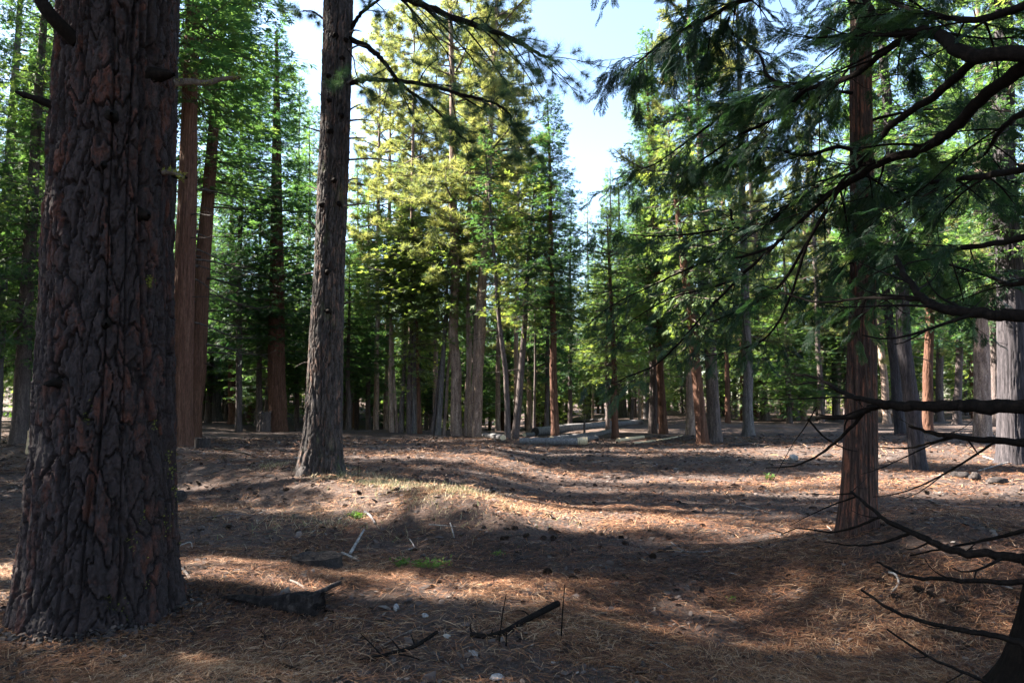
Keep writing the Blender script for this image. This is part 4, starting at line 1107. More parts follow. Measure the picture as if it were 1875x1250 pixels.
fill('low bushy conifer at the back of the right wood', 'low conifers at the back of the right wood', [p for p in pts if p[0] / p[1] > .17], ['young0', 'far1', 'young1', 'far0'], 8, 19, bk, (.3, 1.5), (3.4, 4.8))
fill('low conifer closing the view below the sky gap', 'low conifers below the sky gap', [p for p in pts if p[0] / p[1] <= .17], ['far2', 'far1', 'far0'], 6, 13, bk, (.3, 1.5), (3.2, 4.2))
rg2 = np.random.default_rng(123)
pts = poisson(rg2, 34, (9, 62), (46, 78), lambda x, y: .16 < x / y < .84 and far_free(x, y), 3.4)
fill('leafy low-branched conifer filling the gaps between trunks on the right', 'leafy low conifers among the right wood', pts, ['young0', 'cedar2', 'young1', 'cedar0'], 8, 15, bk, (.6, 2.6), (2.4, 3.6))
pts = poisson(rg2, 40, (-50, 10), (50, 84), lambda x, y: -.84 < x / y < .12 and far_free(x, y), 3.2)
pts = [(x, y) for x, y in pts if not (-.19 < x / y < .02 and y < 62)]
fill('dim low-branched conifer filling the gaps between trunks left of centre', 'dim low conifers among the left wood', pts, ['young1', 'cedar1', 'young0'], 8, 13, bk, (.5, 2.2), (2.6, 3.8))
# --- unseen trees added just outside the left of the view to shade the foreground
AZ, EL = rad(77), rad(42)
ca, sa = math.cos(AZ), math.sin(AZ)
def by_p(x, p): return (x, (p - x * ca) / sa)
SHADE = []
for x, ps in ((-13, (.6,)), (-15, (2.2, 7.4)), (-18.5, (-1.0, 1.2, 7.2, 8.0, 12.3)), (-23, (-2.5, 2.2, 7.1, 7.9, 12.2, 14)), (-28, (1.6, 7.5, 12.4, 14.6, 16.2)), (-34, (7.5, 12.8, 15.0, 17.5, 20)), (-41, (12, 16, 19, 22, 25)), (-50, (20, 24, 28))):
    for p in ps:
        SHADE.append(by_p(x, p))
SHADE = [(x, y) for x, y in SHADE if -x > .79 * y + 1.0]
SHADE += [(-20.2, 22.6), (-22.6, 25.4), (-33.5, 30.8)]
fill('very tall cedar added at left to shade the wood on that side', 'very tall cedars added for shade at left', [(-25.6, 29.4), (-28.6, 33.6), (-32.5, 38.6), (-37.8, 43.4), (-30.5, 43.5)], ['cedar0', 'cedar2', 'cedar3'], 28, 31, bk, (4, 8), (3.2, 4.0))  # added trees, made extra tall to throw shade on the left wood
fill('unseen tall dense cedar placed left of the view to shade the foreground', 'unseen shade trees left of the view', SHADE, ['cedar0', 'pine1', 'cedar2', 'cedar3', 'pine0'], 24, 30, bk, (2.5, 4.5), (2.0, 2.6))
q = by_p(-15.2, 9.8)  # unseen low tree added to shade the left end of the sunlit strip
A('conifer_tree', 'short bushy conifer added out of view to shade ground at left', 0, dist=q[1], world=q, rb=.14, w=10, Ht=11.2, crown='cedar1', cb=1.5, R=2.4, bark='dark_bark')
for x, p, cb_, h_ in ((-15, 5.1, 13.8, 30), (-16.5, 10.1, 19.5, 34), (-19.5, 2.9, 7.0, 27)):  # unseen added trees; crown heights decide what is shaded and what stays sunlit
    q = by_p(x, p)
    A('conifer_tree', 'tall clean-stemmed conifer with a high crown, added out of view to shape shade', 0, dist=q[1], world=q, rb=.24, w=10, Ht=h_, crown='cedar2', cb=cb_, R=3.1, bark='dark_bark', group='tall conifers left of the view')
fill('unseen conifer added behind the viewpoint to cut sky light', 'unseen conifers added behind the viewpoint', [(-5, -4), (1.5, -5), (6.5, -3), (-9, 1.0), (7.5, 4.0), (-2, -10), (5, -10)], ['cedar1', 'pine1', 'cedar3', 'pine0'], 20, 25, bk, (5, 7), (2.8, 3.4))  # unseen trees added around the camera to darken the foreground

# ================================================================== LOGS, STUMPS, DEADWOOD
def log(name, label, cat, a, b, r0, r1, mat='deadwood', endmat='cutwood', sink=.25, seed=0, group=None, lift=(0, 0), seg=18, sag=0.0, ends=True):
    """a,b = ground pixel of both ends"""
    A_, B_ = ground_hit(*a) if len(a) == 2 else np.array(a), ground_hit(*b) if len(b) == 2 else np.array(b)
    n = 16; rng = np.random.default_rng(seed)
    s = np.linspace(0, 1, n)[:, None]
    P = A_ * (1 - s) + B_ * s
    R = r0 + (r1 - r0) * s[:, 0]
    P[:, 2] = H(P[:, 0], P[:, 1], False) + R * (1 - 2 * sink) + lift[0] + (lift[1] - lift[0]) * s[:, 0]
    P[:, 2] = np.convolve(np.pad(P[:, 2], 3, 'edge'), np.ones(7) / 7, 'valid')
    base = P[0].copy(); base[2] = h1(base[0], base[1])
    P = P - base
    T = thing(name, label, cat, base, group)
    V, F = tubes(P, R * (1 + rng.normal(0, .05, n)), seg)
    ang = np.tile(np.arange(seg), n)
    V = V + nrm(V - np.repeat(P, seg, 0)) * ((rng.normal(0, .06, seg)[ang] + rng.normal(0, .025, n * seg)) * np.repeat(R, seg))[:, None]
    mb = MB(); mb.add(V, F)
    obj('trunk', mb.mesh('log_trunk', [M[mat]], True), T)
    if ends:
        for e in (0, -1):
            ring = V[:seg] if e == 0 else V[-seg:]
            c = ring.mean(0)
            d = nrm(P[0] - P[1]) if e == 0 else nrm(P[-1] - P[-2])
            ring2 = ring + d * .004
            F2 = np.array([[k, (k + 1) % seg, seg] for k in range(seg)])
            mb = MB(); mb.add(np.vstack([ring2, c + d * .006]), F2)
            obj('cut_face', mb.mesh('cut_face', [M[endmat]]), T)
    return T
log('log', 'front grey log of the pile, lying nearly level with dark left end', 'log', (951, 813), (1057, 816), .13, .17, sink=.1, seed=1, endmat='rotten')
log('log', 'short pale cut log end lit by the sun beside the front grey log', 'log', (1057, 815), (1076, 814), .17, .17, mat='cutwood', sink=.08, seed=2)
log('log', 'grey log slanting up right just behind the front log', 'log', (1010, 809), (1122, 791), .13, .11, sink=.1, seed=3)
log('log', 'short grey log behind the pale cut end', 'log', (1048, 812), (1092, 805), .12, .10, sink=.05, seed=4)
log('log', 'longest dark log at the back of the pile reaching right', 'log', (980, 798), (1175, 776), .24, .17, sink=.1, seed=5, endmat='rotten')
log('log', 'weathered log far back behind the pile, bright along its top', 'log', (985, 788), (1110, 769), .16, .12, sink=.1, seed=6)
log('log', 'orange sunlit log lying right of the orange-brown trunk', 'log', (1131, 809), (1178, 802), .10, .08, mat='cutwood', sink=.2, seed=7)
log('log', 'small log with a round cut face left of the pile', 'log', (886, 801), (921, 806), .12, .13, sink=.05, seed=8)
log('log', 'grey log stub tilted against the pile, left of rust-brown trunk', 'log', (960, 800), (990, 796), .11, .09, sink=.05, seed=9)
log('log', 'dark half-buried log in the litter right of the blackish trunk', 'log', (1335, 817), (1378, 814), .07, .06, mat='rotten', endmat='rotten', sink=.3, seed=10)
log('fallen_branch', 'long low branch in litter leading left from the curved orange trunk', 'branch', (1160, 812), (1250, 797), .05, .03, mat='cutwood', sink=.3, seed=12, ends=False, seg=8)

def stump(label, px, py, w, hpx, mat, topmat, seed, rough=.12, flare=.2):
    b = ground_hit(px, py); d = b[1]
    r = w / 2 * d / FPX; hh = hpx * d / FPX
    base = np.array([b[0], b[1] + r * .8, 0.]); base[2] = h1(base[0], base[1]) - .02
    T = thing('stump', label, 'stump', base)
    rng = np.random.default_rng(seed)
    seg = 48; zs = np.linspace(-.15, hh, 16)
    a = np.linspace(0, 2 * PI, seg, endpoint=False)
    An, Z = np.meshgrid(a, zs)
    rr = r * (1 + flare * np.exp(-np.maximum(Z, 0) / (hh * .5 + .02)) + rough * vnoise(np.cos(An) * 4, np.sin(An) * 4, Z * 4, seed) + rough * .6 * vnoise(np.cos(An) * 11, np.sin(An) * 11, Z * 3, seed + 1))
    zz = Z + np.where(Z > hh * .8, rough * .5 * hh * vnoise(np.cos(An) * 3, np.sin(An) * 3, None, seed + 3), 0)
    V = np.stack([rr * np.cos(An), rr * np.sin(An), zz], -1).reshape(-1, 3)
    i = np.arange(15)[:, None]; j = np.arange(seg)[None]; j2 = (j + 1) % seg
    F = np.stack([i * seg + j, i * seg + j2, (i + 1) * seg + j2, (i + 1) * seg + j], -1).reshape(-1, 4)
    mb = MB(); mb.add(V, F); obj('bark', mb.mesh('stump_bark', [M[mat]], True), T)
    ring = V[-seg:]; rings = [ring, ring * .66 + ring.mean(0) * .34, ring * .33 + ring.mean(0) * .67]
    for k in (1, 2): rings[k] = rings[k] + np.array([0, 0, 1]) * rng.normal(-.01, .012 * rough / .12, (seg, 1))
    W = np.vstack(rings + [ring.mean(0)[None]])
    W[:, 2] += .003
    Fq = np.concatenate([np.stack([k * seg + j[0], k * seg + j2[0], (k + 1) * seg + j2[0], (k + 1) * seg + j[0]], -1) for k in (0, 1)])
    Ft = np.stack([2 * seg + j[0], 2 * seg + j2[0], np.full(seg, 3 * seg)], -1)
    mb = MB(); mb.add(W, Fq); mb.T.append((Ft, 0, np.full(seg, .5)))
    obj('top', mb.mesh('stump_top', [M[topmat]], True), T)
stump('low rotten stump covered with needles in the foreground, above the dark broken log', 572, 1042, 84, 26, 'rotten', 'rotten', 1, .16, .25)
stump('pale freshly cut stump half hidden behind the huge pine at left', 60, 828, 34, 36, 'cutwood', 'cutwood', 2, .05, .15)
stump('small black stump at the foot of the twin leaning cedars', 366, 823, 26, 21, 'rotten', 'rotten', 3, .14, .1)
stump('grey weathered stump touching the stout flared cedar', 480, 791, 21, 36, 'dark_bark', 'dark_bark', 4, .20, .25)

def stick_mesh(name, P, r0, r1, mat, seg=6, k=5):
    P = spline(P, k); V, F = tubes(P, np.linspace(r0, r1, len(P)), seg)
    mb = MB(); mb.add(V, F); return mb.mesh(name, [M[mat]], True)

def piece(name, label, cat, pix, r0, r1, mat, lift=0.0, group=None, twigs=(), part='stem'):
    """a stick lying on the ground: pixels are ground points, optional height"""
    W = []
    for p in pix:
        g = ground_hit(p[0], p[1]); g[2] = h1(g[0], g[1]) + (p[2] if len(p) > 2 else 0) + r0 * .6 + lift
        W.append(g)
    base = W[0].copy(); base[2] -= r0 * .6 + lift
    if not twigs:
        o = obj(name, stick_mesh(name, [w - base for w in W], r0, r1, mat, 7), None, base); return tag(o, label, cat, group)
    T = thing(name, label, cat, base, group)
    obj(part, stick_mesh(part, [w - base for w in W], r0, r1, mat, 9), T)
    for tw in twigs:
        g = []
        for p in tw:
            q = ground_hit(p[0], p[1]); q[2] = h1(q[0], q[1]) + (p[2] if len(p) > 2 else 0) + .004; g.append(q - base)
        obj('twig', stick_mesh('twig', g, r0 * .4, r0 * .16, mat, 5), T)
    return T
# dark broken log in the foreground: split hollow wedge with a jagged end
def broken_log():
    a = ground_hit(400, 1100); b = ground_hit(585, 1122)
    base = b.copy(); base[2] = h1(b[0], b[1])
    T = thing('broken_log', 'black rotten log with a ragged broken right end lying in the foreground', 'log', base)
    rng = np.random.default_rng(8); n = 26; seg = 22
    s = np.linspace(0, 1, n)[:, None]
    P = (a * (1 - s) + b * s) - base
    R = np.interp(s[:, 0], [0, .25, .5, .75, 1], [.014, .03, .05, .085, .095])
    P[:, 2] = H(P[:, 0] + base[0], P[:, 1] + base[1], False) - base[2] + R * .62
    P[:, 2] += .03 * np.sin(s[:, 0] * 7) * (1 - s[:, 0])
    V, F = tubes(P, R, seg)
    V = V.reshape(n, seg, 3)
    an = np.arange(seg)
    g = 1 + .16 * vnoise(an * .9, an * 0 + 2, None, 5)[None, :] + .22 * fbm(an[None, :] * .9 + 0 * s, s * 4 + 0 * an[None], None, 9, 4)
    V = P[:, None] + (V - P[:, None]) * g[..., None]
    d = nrm(P[-1] - P[-2])
    V[-1] += d * rng.uniform(-.03, .05, seg)[:, None]; V[-2] += d * rng.uniform(-.01, .02, seg)[:, None]
    mb = MB(); mb.add(V.reshape(-1, 3), F); obj('shell', mb.mesh('log_shell', [M['charred']], True), T)
    ring = V[-1]; c = ring.mean(0) - d * .07
    mid = ring * .6 + c * .4 - d * .03
    W = np.vstack([ring + d * .001, mid, c[None]])
    j = np.arange(seg); j2 = (j + 1) % seg
    mb = MB(); mb.add(W, np.stack([j, j2, seg + j2, seg + j], -1)); mb.T.append((np.stack([seg + j, seg + j2, np.full(seg, 2 * seg)], -1), 0, np.full(seg, .5)))
    obj('broken_end', mb.mesh('broken_end', [M['charred']]), T)
    for px, h_ in ((468, .07), (481, .07), (443, .05), (398, .06)):
        q = ground_hit(px, 1092) - base; q[2] = h1(q[0] + base[0], q[1] + base[1]) - base[2]
        obj('splinter', stick_mesh('splinter', [q, q + np.array([.003, 0, h_ * .5]), q + np.array([rng.normal(0, .01), 0, h_])], .007, .003, 'charred', 5), T)
broken_log()
piece('fallen_branch', 'stubby dark branch propped behind the broken end of the rotten log', 'branch', [(572, 1096, .0), (592, 1090, .02), (608, 1084, .04), (622, 1078, .05)], .022, .018, 'rotten')
piece('stick', 'short lit stick above the rotten log with a sawn end', 'stick', [(531, 1068, .02), (548, 1074, .02), (562, 1082)], .012, .010, 'twig')
piece('fallen_branch', 'dark fallen branch with a crooked left end at bottom centre', 'branch', [(862, 1166, .01), (890, 1168), (925, 1162, .01), (955, 1148, .02), (985, 1138, .04), (1022, 1126, .07)], .017, .024, 'limb',
      twigs=[[(864, 1166, .02), (861, 1164, .05), (862, 1163, .075)], [(975, 1142, .03), (958, 1134, .05), (930, 1128, .03)], [(900, 1167, .02), (902, 1166, .05)]])
def upright(label, px, py, h_px, lean=0.0):
    g = ground_hit(px, py); g[2] = h1(g[0], g[1]); hh = h_px * g[1] / FPX
    o = obj('upright_twig', stick_mesh('upright_twig', [np.array([0, 0, -.03]), np.array([lean * .4, 0, hh * .5]), np.array([lean, .01, hh])], .0065, .003, 'limb', 6), None, g)
    tag(o, label, 'twig')
upright('thin twig standing upright just left of the middle of the fallen branch', 913, 1184, 90, .05)
upright('short thin twig standing close beside the taller upright one', 926, 1184, 30, .01)
upright('thin twig standing upright at the right end of the fallen branch', 1027, 1172, 96, .03)
upright('thin bare stem standing on the ridge right of the furrowed pine', 655, 884, 42, .01)
piece('fallen_branch', 'tangled dark twiggy branch near the bottom edge', 'branch', [(655, 1212), (690, 1208, .01), (720, 1206, .02), (760, 1196, .03), (800, 1176, .05)], .016, .012, 'limb',
      twigs=[[(700, 1207, .02), (680, 1190, .04), (660, 1172, .03)], [(735, 1204, .02), (715, 1188, .05), (708, 1176, .03)], [(720, 1206, .02), (745, 1216, .03), (775, 1214)], [(690, 1208), (672, 1220, .02), (640, 1242)], [(760, 1196, .03), (752, 1180, .06)]])
piece('stick', 'dark bent stick near the foot of the huge pine', 'stick', [(474, 1154), (483, 1165, .01), (485, 1180, .02), (477, 1196)], .010, .006, 'limb')
piece('stick', 'thick dark stick lying at the bottom edge below the rotten log', 'stick', [(505, 1216), (540, 1226, .01), (590, 1240)], .012, .010, 'limb')
piece('stick', 'dark stick pointing right from below the broken log end', 'stick', [(592, 1116), (620, 1124, .01), (648, 1134)], .010, .006, 'limb')
piece('stick', 'pale weathered wood splinter sticking up right of the needle-covered stump', 'stick', [(640, 1018), (652, 1008, .08), (666, 996, .16)], .020, .012, 'palewood')
piece('stick', 'pale flat wood piece behind the stump splinter', 'stick', [(626, 1016), (642, 1022, .01), (658, 1028)], .018, .012, 'palewood')
piece('stick', 'white forked stick lying in the hollow below the bank', 'stick', [(736, 1010), (752, 1007, .02), (758, 1002, .02), (750, 992, .04)], .008, .005, 'palewood', twigs=[[(758, 1002, .02), (764, 1006, .02)]])
piece('stick', 'grey split stick on the face of the bank', 'stick', [(668, 940), (678, 950, .03), (687, 962)], .022, .014, 'deadwood')
piece('stick', 'thin white stick on bank foot right of grassy crest', 'stick', [(824, 968, .05), (828, 976, .03), (832, 984)], .008, .006, 'palewood')
piece('stick', 'long bowed grey stick lying right of centre', 'stick', [(1229, 996), (1250, 1008, .01), (1280, 1014, .01), (1310, 1011, .01), (1324, 1004)], .010, .008, 'deadwood')
piece('stick', 'white crooked stick on the right bank', 'stick', [(1628, 1052, .02), (1640, 1060, .03), (1646, 1074, .02), (1636, 1084, .01), (1626, 1096)], .010, .006, 'palewood')
piece('stick', 'long pale thin stick out in the clearing, slanting right', 'stick', [(1352, 924), (1380, 931), (1412, 940)], .012, .006, 'palewood')
piece('stick', 'pale forked stick in sunlit litter low right of centre', 'stick', [(1334, 1050), (1346, 1056, .01), (1358, 1060)], .008, .005, 'palewood', twigs=[[(1346, 1056, .01), (1358, 1050, .01)]])
piece('stick', 'long white stick beside the wide purple-grey cedar', 'stick', [(1790, 862), (1820, 856, .03), (1850, 850, .05), (1880, 848)], .022, .014, 'palewood')
piece('stick', 'short white stick left of the wide purple-grey cedar', 'stick', [(1800, 836), (1815, 842, .02), (1826, 846)], .025, .016, 'palewood')
piece('stick', 'curved pale stick by the right side of the huge pine', 'stick', [(318, 1010), (330, 1004, .02), (348, 1000, .03), (352, 1004)], .010, .006, 'palewood')
piece('stick', 'white flat stick in sunlit litter right of the huge pine', 'stick', [(318, 1040), (335, 1048, .01), (348, 1058)], .016, .010, 'palewood')
piece('stick', 'dark branch lying beyond the small black stump', 'stick', [(378, 822), (410, 826, .03), (440, 832, .03), (470, 840)], .035, .015, 'limb')
piece('stick', 'pale curved stick lower left of the right bank', 'stick', [(1425, 1170), (1436, 1180, .01), (1445, 1190)], .008, .005, 'palewood')

def rock(label, px, py, s, seed, mat='rock', flat=.7):
    g = ground_hit(px, py); g[2] = h1(g[0], g[1])
    rng = np.random.default_rng(seed)
    th = np.linspace(0, PI, 11)[:, None]; ph = np.linspace(0, 2 * PI, 18, endpoint=False)[None]
    D = np.stack([np.sin(th) * np.cos(ph), np.sin(th) * np.sin(ph), np.cos(th) + 0 * ph], -1)
    r = 1 + .28 * vnoise(D[..., 0] * 1.6, D[..., 1] * 1.6, D[..., 2] * 1.6, seed) + .14 * vnoise(D[..., 0] * 4, D[..., 1] * 4, D[..., 2] * 4, seed + 1)
    V = D * r[..., None] * s * np.array([1, .8, flat])
    V[..., 2] += s * flat * .55
    i = np.arange(10)[:, None]; j = np.arange(18)[None]; j2 = (j + 1) % 18
    F = np.stack([i * 18 + j, (i + 1) * 18 + j, (i + 1) * 18 + j2, i * 18 + j2], -1).reshape(-1, 4)
    mb = MB(); mb.add(V.reshape(-1, 3), F)
    return tag(obj('rock', mb.mesh('rock', [M[mat]], True), None, g), label, 'rock')
rock('small upright whitish stone among orange needles in the foreground', 725, 1120, .024, 1, flat=1.3)
rock('flat pale stone right of the upright whitish one', 778, 1131, .026, 2, flat=.6)
rock('white stone lying below the needle-covered stump', 573, 1048, .022, 3, flat=1.0)
rock('pale boulder out in the clearing left of the slender cedar', 1454, 843, .13, 4, flat=.8)
rock('dark grey rock at right side of the huge pine above the sticks', 325, 918, .14, 5, 'rotten', .9)
rock('low dark rock in the litter right of the crooked trunk', 1758, 874, .17, 6, 'rotten', .5)
rock('round dark rock in the litter near the wide cedar', 1785, 880, .12, 7, 'rotten', .9)
rock('flat dark rock pile below the wide purple-grey cedar', 1826, 885, .20, 8, 'rotten', .4)
rock('dark lump of earth left of the slender cedar out on the litter', 1515, 836, .16, 9, 'rotten', .4)
rock('pale small stone at the bottom edge right of the tangled branch', 910, 1246, .04, 10, flat=.5)

# ---- pine cones: individually placed copies
def cone_mesh():
    rng = np.random.default_rng(4); mb = MB()
    n = 70; i = np.arange(n); t = (i + .5) / n
    az = i * 2.39996; R = .034 * np.sin(PI * (t * .86 + .10)) ** .8
    z = t * .075
    pos = np.stack([R * .55 * np.cos(az), R * .55 * np.sin(az), z], -1)
    X = np.stack([np.cos(az), np.sin(az), .7 * (t - .25) * 2], -1); Z = np.stack([-.3 * np.cos(az), -.3 * np.sin(az), np.ones(n)], -1)
    TV = np.array([[0, -.25, 0], [.6, -.5, .05], [1, 0, .18], [.6, .5, .05], [0, .25, 0], [.6, 0, -.12]]); TF = np.array([[0, 1, 5, 4], [1, 2, 3, 5], [0, 4, 3, 1]])
    scatter(mb, TV, np.array([[0, 1, 3, 4], [1, 2, 3, 5]]), pos, X, Z, np.full(n, .026) * (1 - .35 * t))
    V, F = tubes(np.stack([0 * t[::7], 0 * t[::7], z[::7]], -1), .55 * R[::7], 8); mb.add(V, F)
    return mb.mesh('pine_cone', [M['cone']])
CONE = cone_mesh()
def cones():
    rng = np.random.default_rng(31)
    px = [(918, 988), (946, 970), (1010, 972), (1080, 978), (1098, 980), (1020, 998), (1186, 973), (1208, 1012), (1196, 1020), (1290, 966), (1386, 976), (1055, 1048), (1000, 1052), (1140, 1058), (1022, 1070), (1058, 1026),
          (888, 967), (932, 986), (1014, 986), (960, 986), (998, 986), (1137, 984), (1220, 988), (1102, 1003), (1104, 948), (1158, 956), (960, 882), (1005, 945), (1090, 890), (940, 900), (868, 928), (760, 896), (723, 902), (660, 906), (630, 930), (700, 908),
          (575, 888), (360, 928), (358, 934), (385, 956), (415, 970), (345, 895), (470, 905), (520, 900), (1075, 1090), (1046, 1062), (1140, 1085), (1300, 1098), (1645, 1104), (1608, 1072), (1740, 1118), (1712, 1100), (1690, 1090), (1760, 1108), (1782, 1130), (1710, 1180), (1575, 960), (1800, 905), (1832, 920), (1700, 905), (1720, 890), (1490, 908), (1524, 940)]
    pts = [ground_hit(*p) for p in px]
    for _ in range(60):
        y = rng.uniform(7, 24); x = rng.uniform(-.5, .7) * y
        pts.append(np.array([x, y, 0]))
    for i, g in enumerate(pts):
        o = obj('pine_cone', CONE, None, (g[0], g[1], h1(g[0], g[1]) + .014), (rng.uniform(.9, 2.2), rng.uniform(-.5, .5), rng.uniform(0, 6.28)))
        s = rng.uniform(.75, 1.1); o.scale = (s, s, s)
        tag(o, 'dark open pine cone lying in the needle litter', 'pine cone', 'pine cones scattered over the litter')
cones()

# ---- scattered grey sticks
def sticks():
    rng = np.random.default_rng(17); protos = []
    for k in range(7):
        P = [np.array([0, 0, 0.])]; d = np.array([1, 0, 0.])
        for j in range(4):
            d = nrm(d + np.array([0, rng.normal(0, .3), rng.normal(0, .10)])); P.append(P[-1] + d * .25)
        P = np.array(P) - np.mean(P, 0); P[:, 2] -= P[:, 2].min()
        protos.append(stick_mesh('stick', P, .013, .005, ['deadwood', 'palewood', 'twig'][k % 3], 5, 3))
    lab = {0: 'small grey stick, one of many strewn over the litter', 1: 'small bleached stick, one of many strewn over the litter', 2: 'small brown twig, one of many strewn over the litter'}
    for i in range(120):
        y = 4.2 + 36 * rng.uniform(0, 1) ** 1.6; x = rng.uniform(-.72, .76) * y
        if x < -.45 * y and y < 6: continue
        k = rng.integers(0, 7) if y > 8 else int(rng.choice([2, 5])); s = rng.uniform(.2, .55) * (1 + y / 30) * (1 if y > 8 else .6)
        o = obj('stick', protos[k], None, (x, y, h1(x, y) + .006), (rng.normal(0, .05), rng.normal(0, .07), rng.uniform(0, 6.28)), (s, s, s))
        tag(o, lab[k % 3], 'stick', ['grey sticks on the litter', 'pale sticks on the litter', 'brown twigs on the litter'][k % 3])
sticks()

# ================================================================== LITTER, GRASS
def litter():
    rng = np.random.default_rng(5); mb = MB()
    TV = np.array([[-.5, -.5, 0], [-.5, .5, 0], [0, .5, .12], [0, -.5, .12], [.5, .0, .0], [.5, .05, 0]]); TF = np.array([[0, 3, 2, 1], [3, 4, 5, 2]])
    bands = [(2.3, 4.5, 95000, .15, .0024), (4.5, 7.0, 110000, .16, .0032), (7.0, 11, 90000, .18, .0048), (11, 18, 50000, .24, .0080), (18, 32, 32000, .34, .013)]
    for y0, y1, n, L, w in bands:
        y = np.sqrt(rng.uniform(y0 ** 2, y1 ** 2, n)); x = rng.uniform(-.80, .80, n) * (y + .4)
        dens = fbm(x * 1.3, y * 1.3, None, 44, 3)
        k = rng.uniform(0, 1, n) < .26 + 1.0 * sstep(-.45, .40, dens)
        x, y = x[k], y[k]; n = len(x)
        clump = .03 * np.maximum(0, fbm(x * 3.1, y * 3.1, None, 90, 2))
        z = H(x, y) + rng.uniform(.0, .014, n) * (1 + y / 14) + clump * rng.uniform(0, 1, n)
        flow = 2.2 * fbm(x * .5, y * .5, None, 71, 2) + .35
        az = flow + rng.normal(0, 1.0, n)
        X = np.stack([np.cos(az), np.sin(az), rng.normal(.02, .16, n)], -1)
        Z = rng.normal(0, .35, (n, 3)); Z[:, 2] += 1
        l = L * rng.uniform(.4, 1.15, n)
        s3 = np.stack([l, w * rng.uniform(.7, 1.4, n), l * rng.uniform(.2, 1.3, n)], 1)
        patch = .46 + .30 * fbm(x * .7, y * .7, None, 31, 3)
        ti = np.clip(patch - .04 + rng.normal(0, .30, n) + .35 * (rng.uniform(0, 1, n) < .04) - (.12 if y0 > 10 else 0), 0, 1)
        scatter(mb, TV, TF, np.stack([x, y, z], -1), X, Z, s3, 0, ti)
    o = obj('needle_litter', mb.mesh('needle_litter', [M['litter']])); tag(o, 'fallen orange-brown pine needles covering the forest floor', 'litter', None, 'stuff')
    # bark flakes and crumbs
    mb = MB(); n = 22000
    y = 2.6 + 30 * rng.uniform(0, 1, n) ** 1.7; x = rng.uniform(-.8, .8, n) * (y + .4)
    az = rng.uniform(0, 6.28, n)
    X = np.stack([np.cos(az), np.sin(az), rng.normal(0, .25, n)], -1); Z = rng.normal(0, .5, (n, 3)); Z[:, 2] += 1
    TV = np.array([[-.5, -.3, -.08], [.1, -.42, 0], [.5, -.1, -.05], [.35, .35, 0], [-.3, .4, -.08], [0, 0, .16]]); TF = np.array([[0, 1, 5, 5], [1, 2, 5, 5]])
    TF3 = np.array([[0, 1, 5], [1, 2, 5], [2, 3, 5], [3, 4, 5], [4, 0, 5]])
    s = rng.uniform(.010, .036, n) * (1 + y / 14) * np.where(rng.uniform(0, 1, n) < .06, 1.9, 1)
    ti = np.clip(rng.beta(1.4, 2.6, n), 0, 1)
    scatter(mb, TV, TF3, np.stack([x, y, H(x, y) + .010 * (1 + y / 20)], -1), X, Z, np.stack([s * 1.5, s, s], 1), 0, ti)
    for tx, ty, r_, m_ in ((-3.15, 5.25, .60, 2600), (-3.75, 13.3, .46, 1200), (4.16, 8.2, .27, 1300), (3.04, 3.5, .55, 500)):
        a = rng.uniform(0, 6.28, m_); q = r_ * (1 + .9 * rng.uniform(0, 1, m_) ** 2)
        x = tx + q * np.cos(a); y = ty + q * np.sin(a)
        X = np.stack([np.cos(a * 7), np.sin(a * 7), rng.normal(0, .4, m_)], -1); Z = rng.normal(0, .6, (m_, 3)); Z[:, 2] += 1
        s = rng.uniform(.010, .032, m_) * (1 + ty / 22)
        scatter(mb, TV, TF3, np.stack([x, y, H(x, y) + .014 + .05 * np.maximum(0, 1 - (q / r_ - 1) * 3) * rng.uniform(0, 1, m_)], -1), X, Z, np.stack([s * 1.6, s, s], 1), 0, np.clip(rng.beta(1.1, 5, m_), 0, .7))
    o = obj('bark_litter', mb.mesh('bark_litter', [M['chips']])); tag(o, 'bark flakes and crumbs strewn among the needles', 'litter', None, 'stuff')
litter()

def grass():
    rng = np.random.default_rng(15); mb = MB()
    TV = np.array([[0, -.5, 0], [0, .5, 0], [.55, .3, .10], [.55, -.3, .10], [1, 0, .0], [1, .02, 0]]); TF = np.array([[0, 3, 2, 1], [3, 4, 5, 2]])
    n = 9000
    t = rng.uniform(0, 1, n)
    ax, ay, bx, by = -4.6, 13.6, -.35, 9.4
    x = ax + (bx - ax) * t + rng.normal(0, .28, n); y = ay + (by - ay) * t + rng.normal(0, .34, n) + .1
    n2 = 1800; xx = rng.normal(-1.6, 1.0, n2); yy = 9.3 + rng.normal(0, .5, n2); x = np.append(x, xx); y = np.append(y, yy); n += n2
    cl = fbm(x * 2.2, y * 2.2, None, 8, 2); k = rng.uniform(0, 1, n) < sstep(-.3, .7, cl) + .15
    x, y = x[k], y[k]; n = len(x)
    az = rng.uniform(0, 6.28, n); el = rng.uniform(.35, 1.3, n)
    X = np.stack([np.cos(az) * np.cos(el), np.sin(az) * np.cos(el), np.sin(el)], -1); Z = rng.normal(0, 1, (n, 3))
    l = rng.uniform(.05, .16, n)
    ti = np.where(rng.uniform(0, 1, n) < .16, 1.0, rng.uniform(0, .85, n))
    scatter(mb, TV, TF, np.stack([x, y, H(x, y) - .01], -1), X, Z, np.stack([l, np.full(n, .006), l], 1), 0, ti)
    o = obj('dry_grass', mb.mesh('dry_grass', [M['straw']])); tag(o, 'short pale dry grass along the crest of the left bank', 'grass', None, 'stuff')
grass()

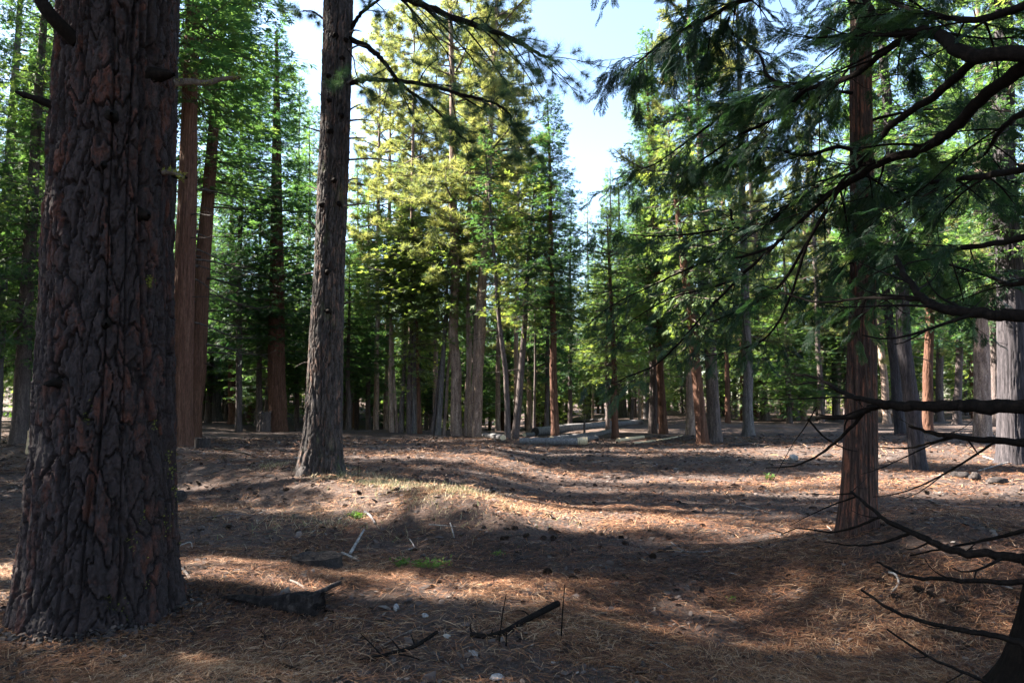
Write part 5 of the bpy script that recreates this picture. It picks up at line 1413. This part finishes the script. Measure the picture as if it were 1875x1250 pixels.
def seedlings():
    rng = np.random.default_rng(25)
    for label, px, py, w, hh, n in [('bushy green seedling below the bank, left of two', 737, 1040, 36, .13, 90), ('wider green seedling below the bank, right of two', 790, 1040, 60, .10, 120), ('little green sprig on the bank face', 655, 950, 26, .12, 60),
                                    ('tiny bright green sprig by the tip of the lowest thin branch', 1410, 880, 12, .22, 40), ('green fern-like tuft at the foot of dark left-edge trunk', 22, 764, 30, .6, 80), ('small pale green sprout in the litter on the right bank', 1340, 1105, 14, .05, 30), ('faint green tuft on the near side of the sunlit strip', 912, 1018, 22, .05, 40)]:
        g = ground_hit(px, py); g[2] = h1(g[0], g[1]); r = w / 2 * g[1] / FPX
        mb = MB(); pos = rng.normal(0, 1, (n, 3)) * np.array([r * .5, r * .4, 0]); pos[:, 2] = rng.uniform(0, hh * .6, n)
        X = rng.normal(0, .6, (n, 3)); X[:, 2] += .5
        TV, TF = spray_template(rng, 7, .10)
        scatter(mb, TV, TF, pos, X, rng.normal(0, 1, (n, 3)), rng.uniform(.5, 1, n) * max(.05, hh * .55), 0, rng.uniform(0, .8, n))
        q = np.linspace(0, 1, 3)[None, :, None]; SV, SF = tubes(pos[:, None, :] * q + np.array([0, 0, -.01]), np.full((n, 3), .0022), 3); mb.add(SV, SF, 0, .3)
        tag(obj('seedling', mb.mesh('seedling', [M['green']]), None, g), label, 'seedling')
seedlings()

# ================================================================== LIGHT, SKY, CAMERA
S = Vector((-math.sin(AZ) * math.cos(EL), math.cos(AZ) * math.cos(EL), math.sin(EL)))
sun = bpy.data.lights.new('sun', 'SUN'); sun.energy = 5.0; sun.angle = rad(.5); sun.color = (1, .93, .80)
so = bpy.data.objects.new('sun', sun); COL.objects.link(so); so.rotation_euler = S.to_track_quat('Z', 'Y').to_euler()
W = bpy.data.worlds.new('World'); SC.world = W; W.use_nodes = True
nt = W.node_tree; nt.nodes.clear()
sk = nt.nodes.new('ShaderNodeTexSky'); sk.sky_type = 'NISHITA'; sk.sun_disc = False
sk.dust_density = 0.7; sk.sun_elevation = EL; sk.sun_rotation = -AZ % (2 * PI)
bg = nt.nodes.new('ShaderNodeBackground'); bg.inputs['Strength'].default_value = .05
ow = nt.nodes.new('ShaderNodeOutputWorld')
nt.links.new(sk.outputs[0], bg.inputs[0]); nt.links.new(bg.outputs[0], ow.inputs[0])

cam = bpy.data.cameras.new('camera'); cam.sensor_width = 36; cam.lens = 24; cam.clip_start = .05; cam.clip_end = 2000
co = bpy.data.objects.new('camera', cam); COL.objects.link(co)
co.location = CAM; co.rotation_euler = (PI / 2 + PITCH, 0, 0)
SC.camera = co
vs = SC.view_settings
vs.view_transform = 'Standard'; vs.look = 'None'; vs.exposure = 3.55; vs.gamma = 1
SC.render.engine = 'CYCLES'
SC.cycles.max_bounces = 9; SC.cycles.diffuse_bounces = 7; SC.cycles.transmission_bounces = 7
SC.render.film_transparent = False
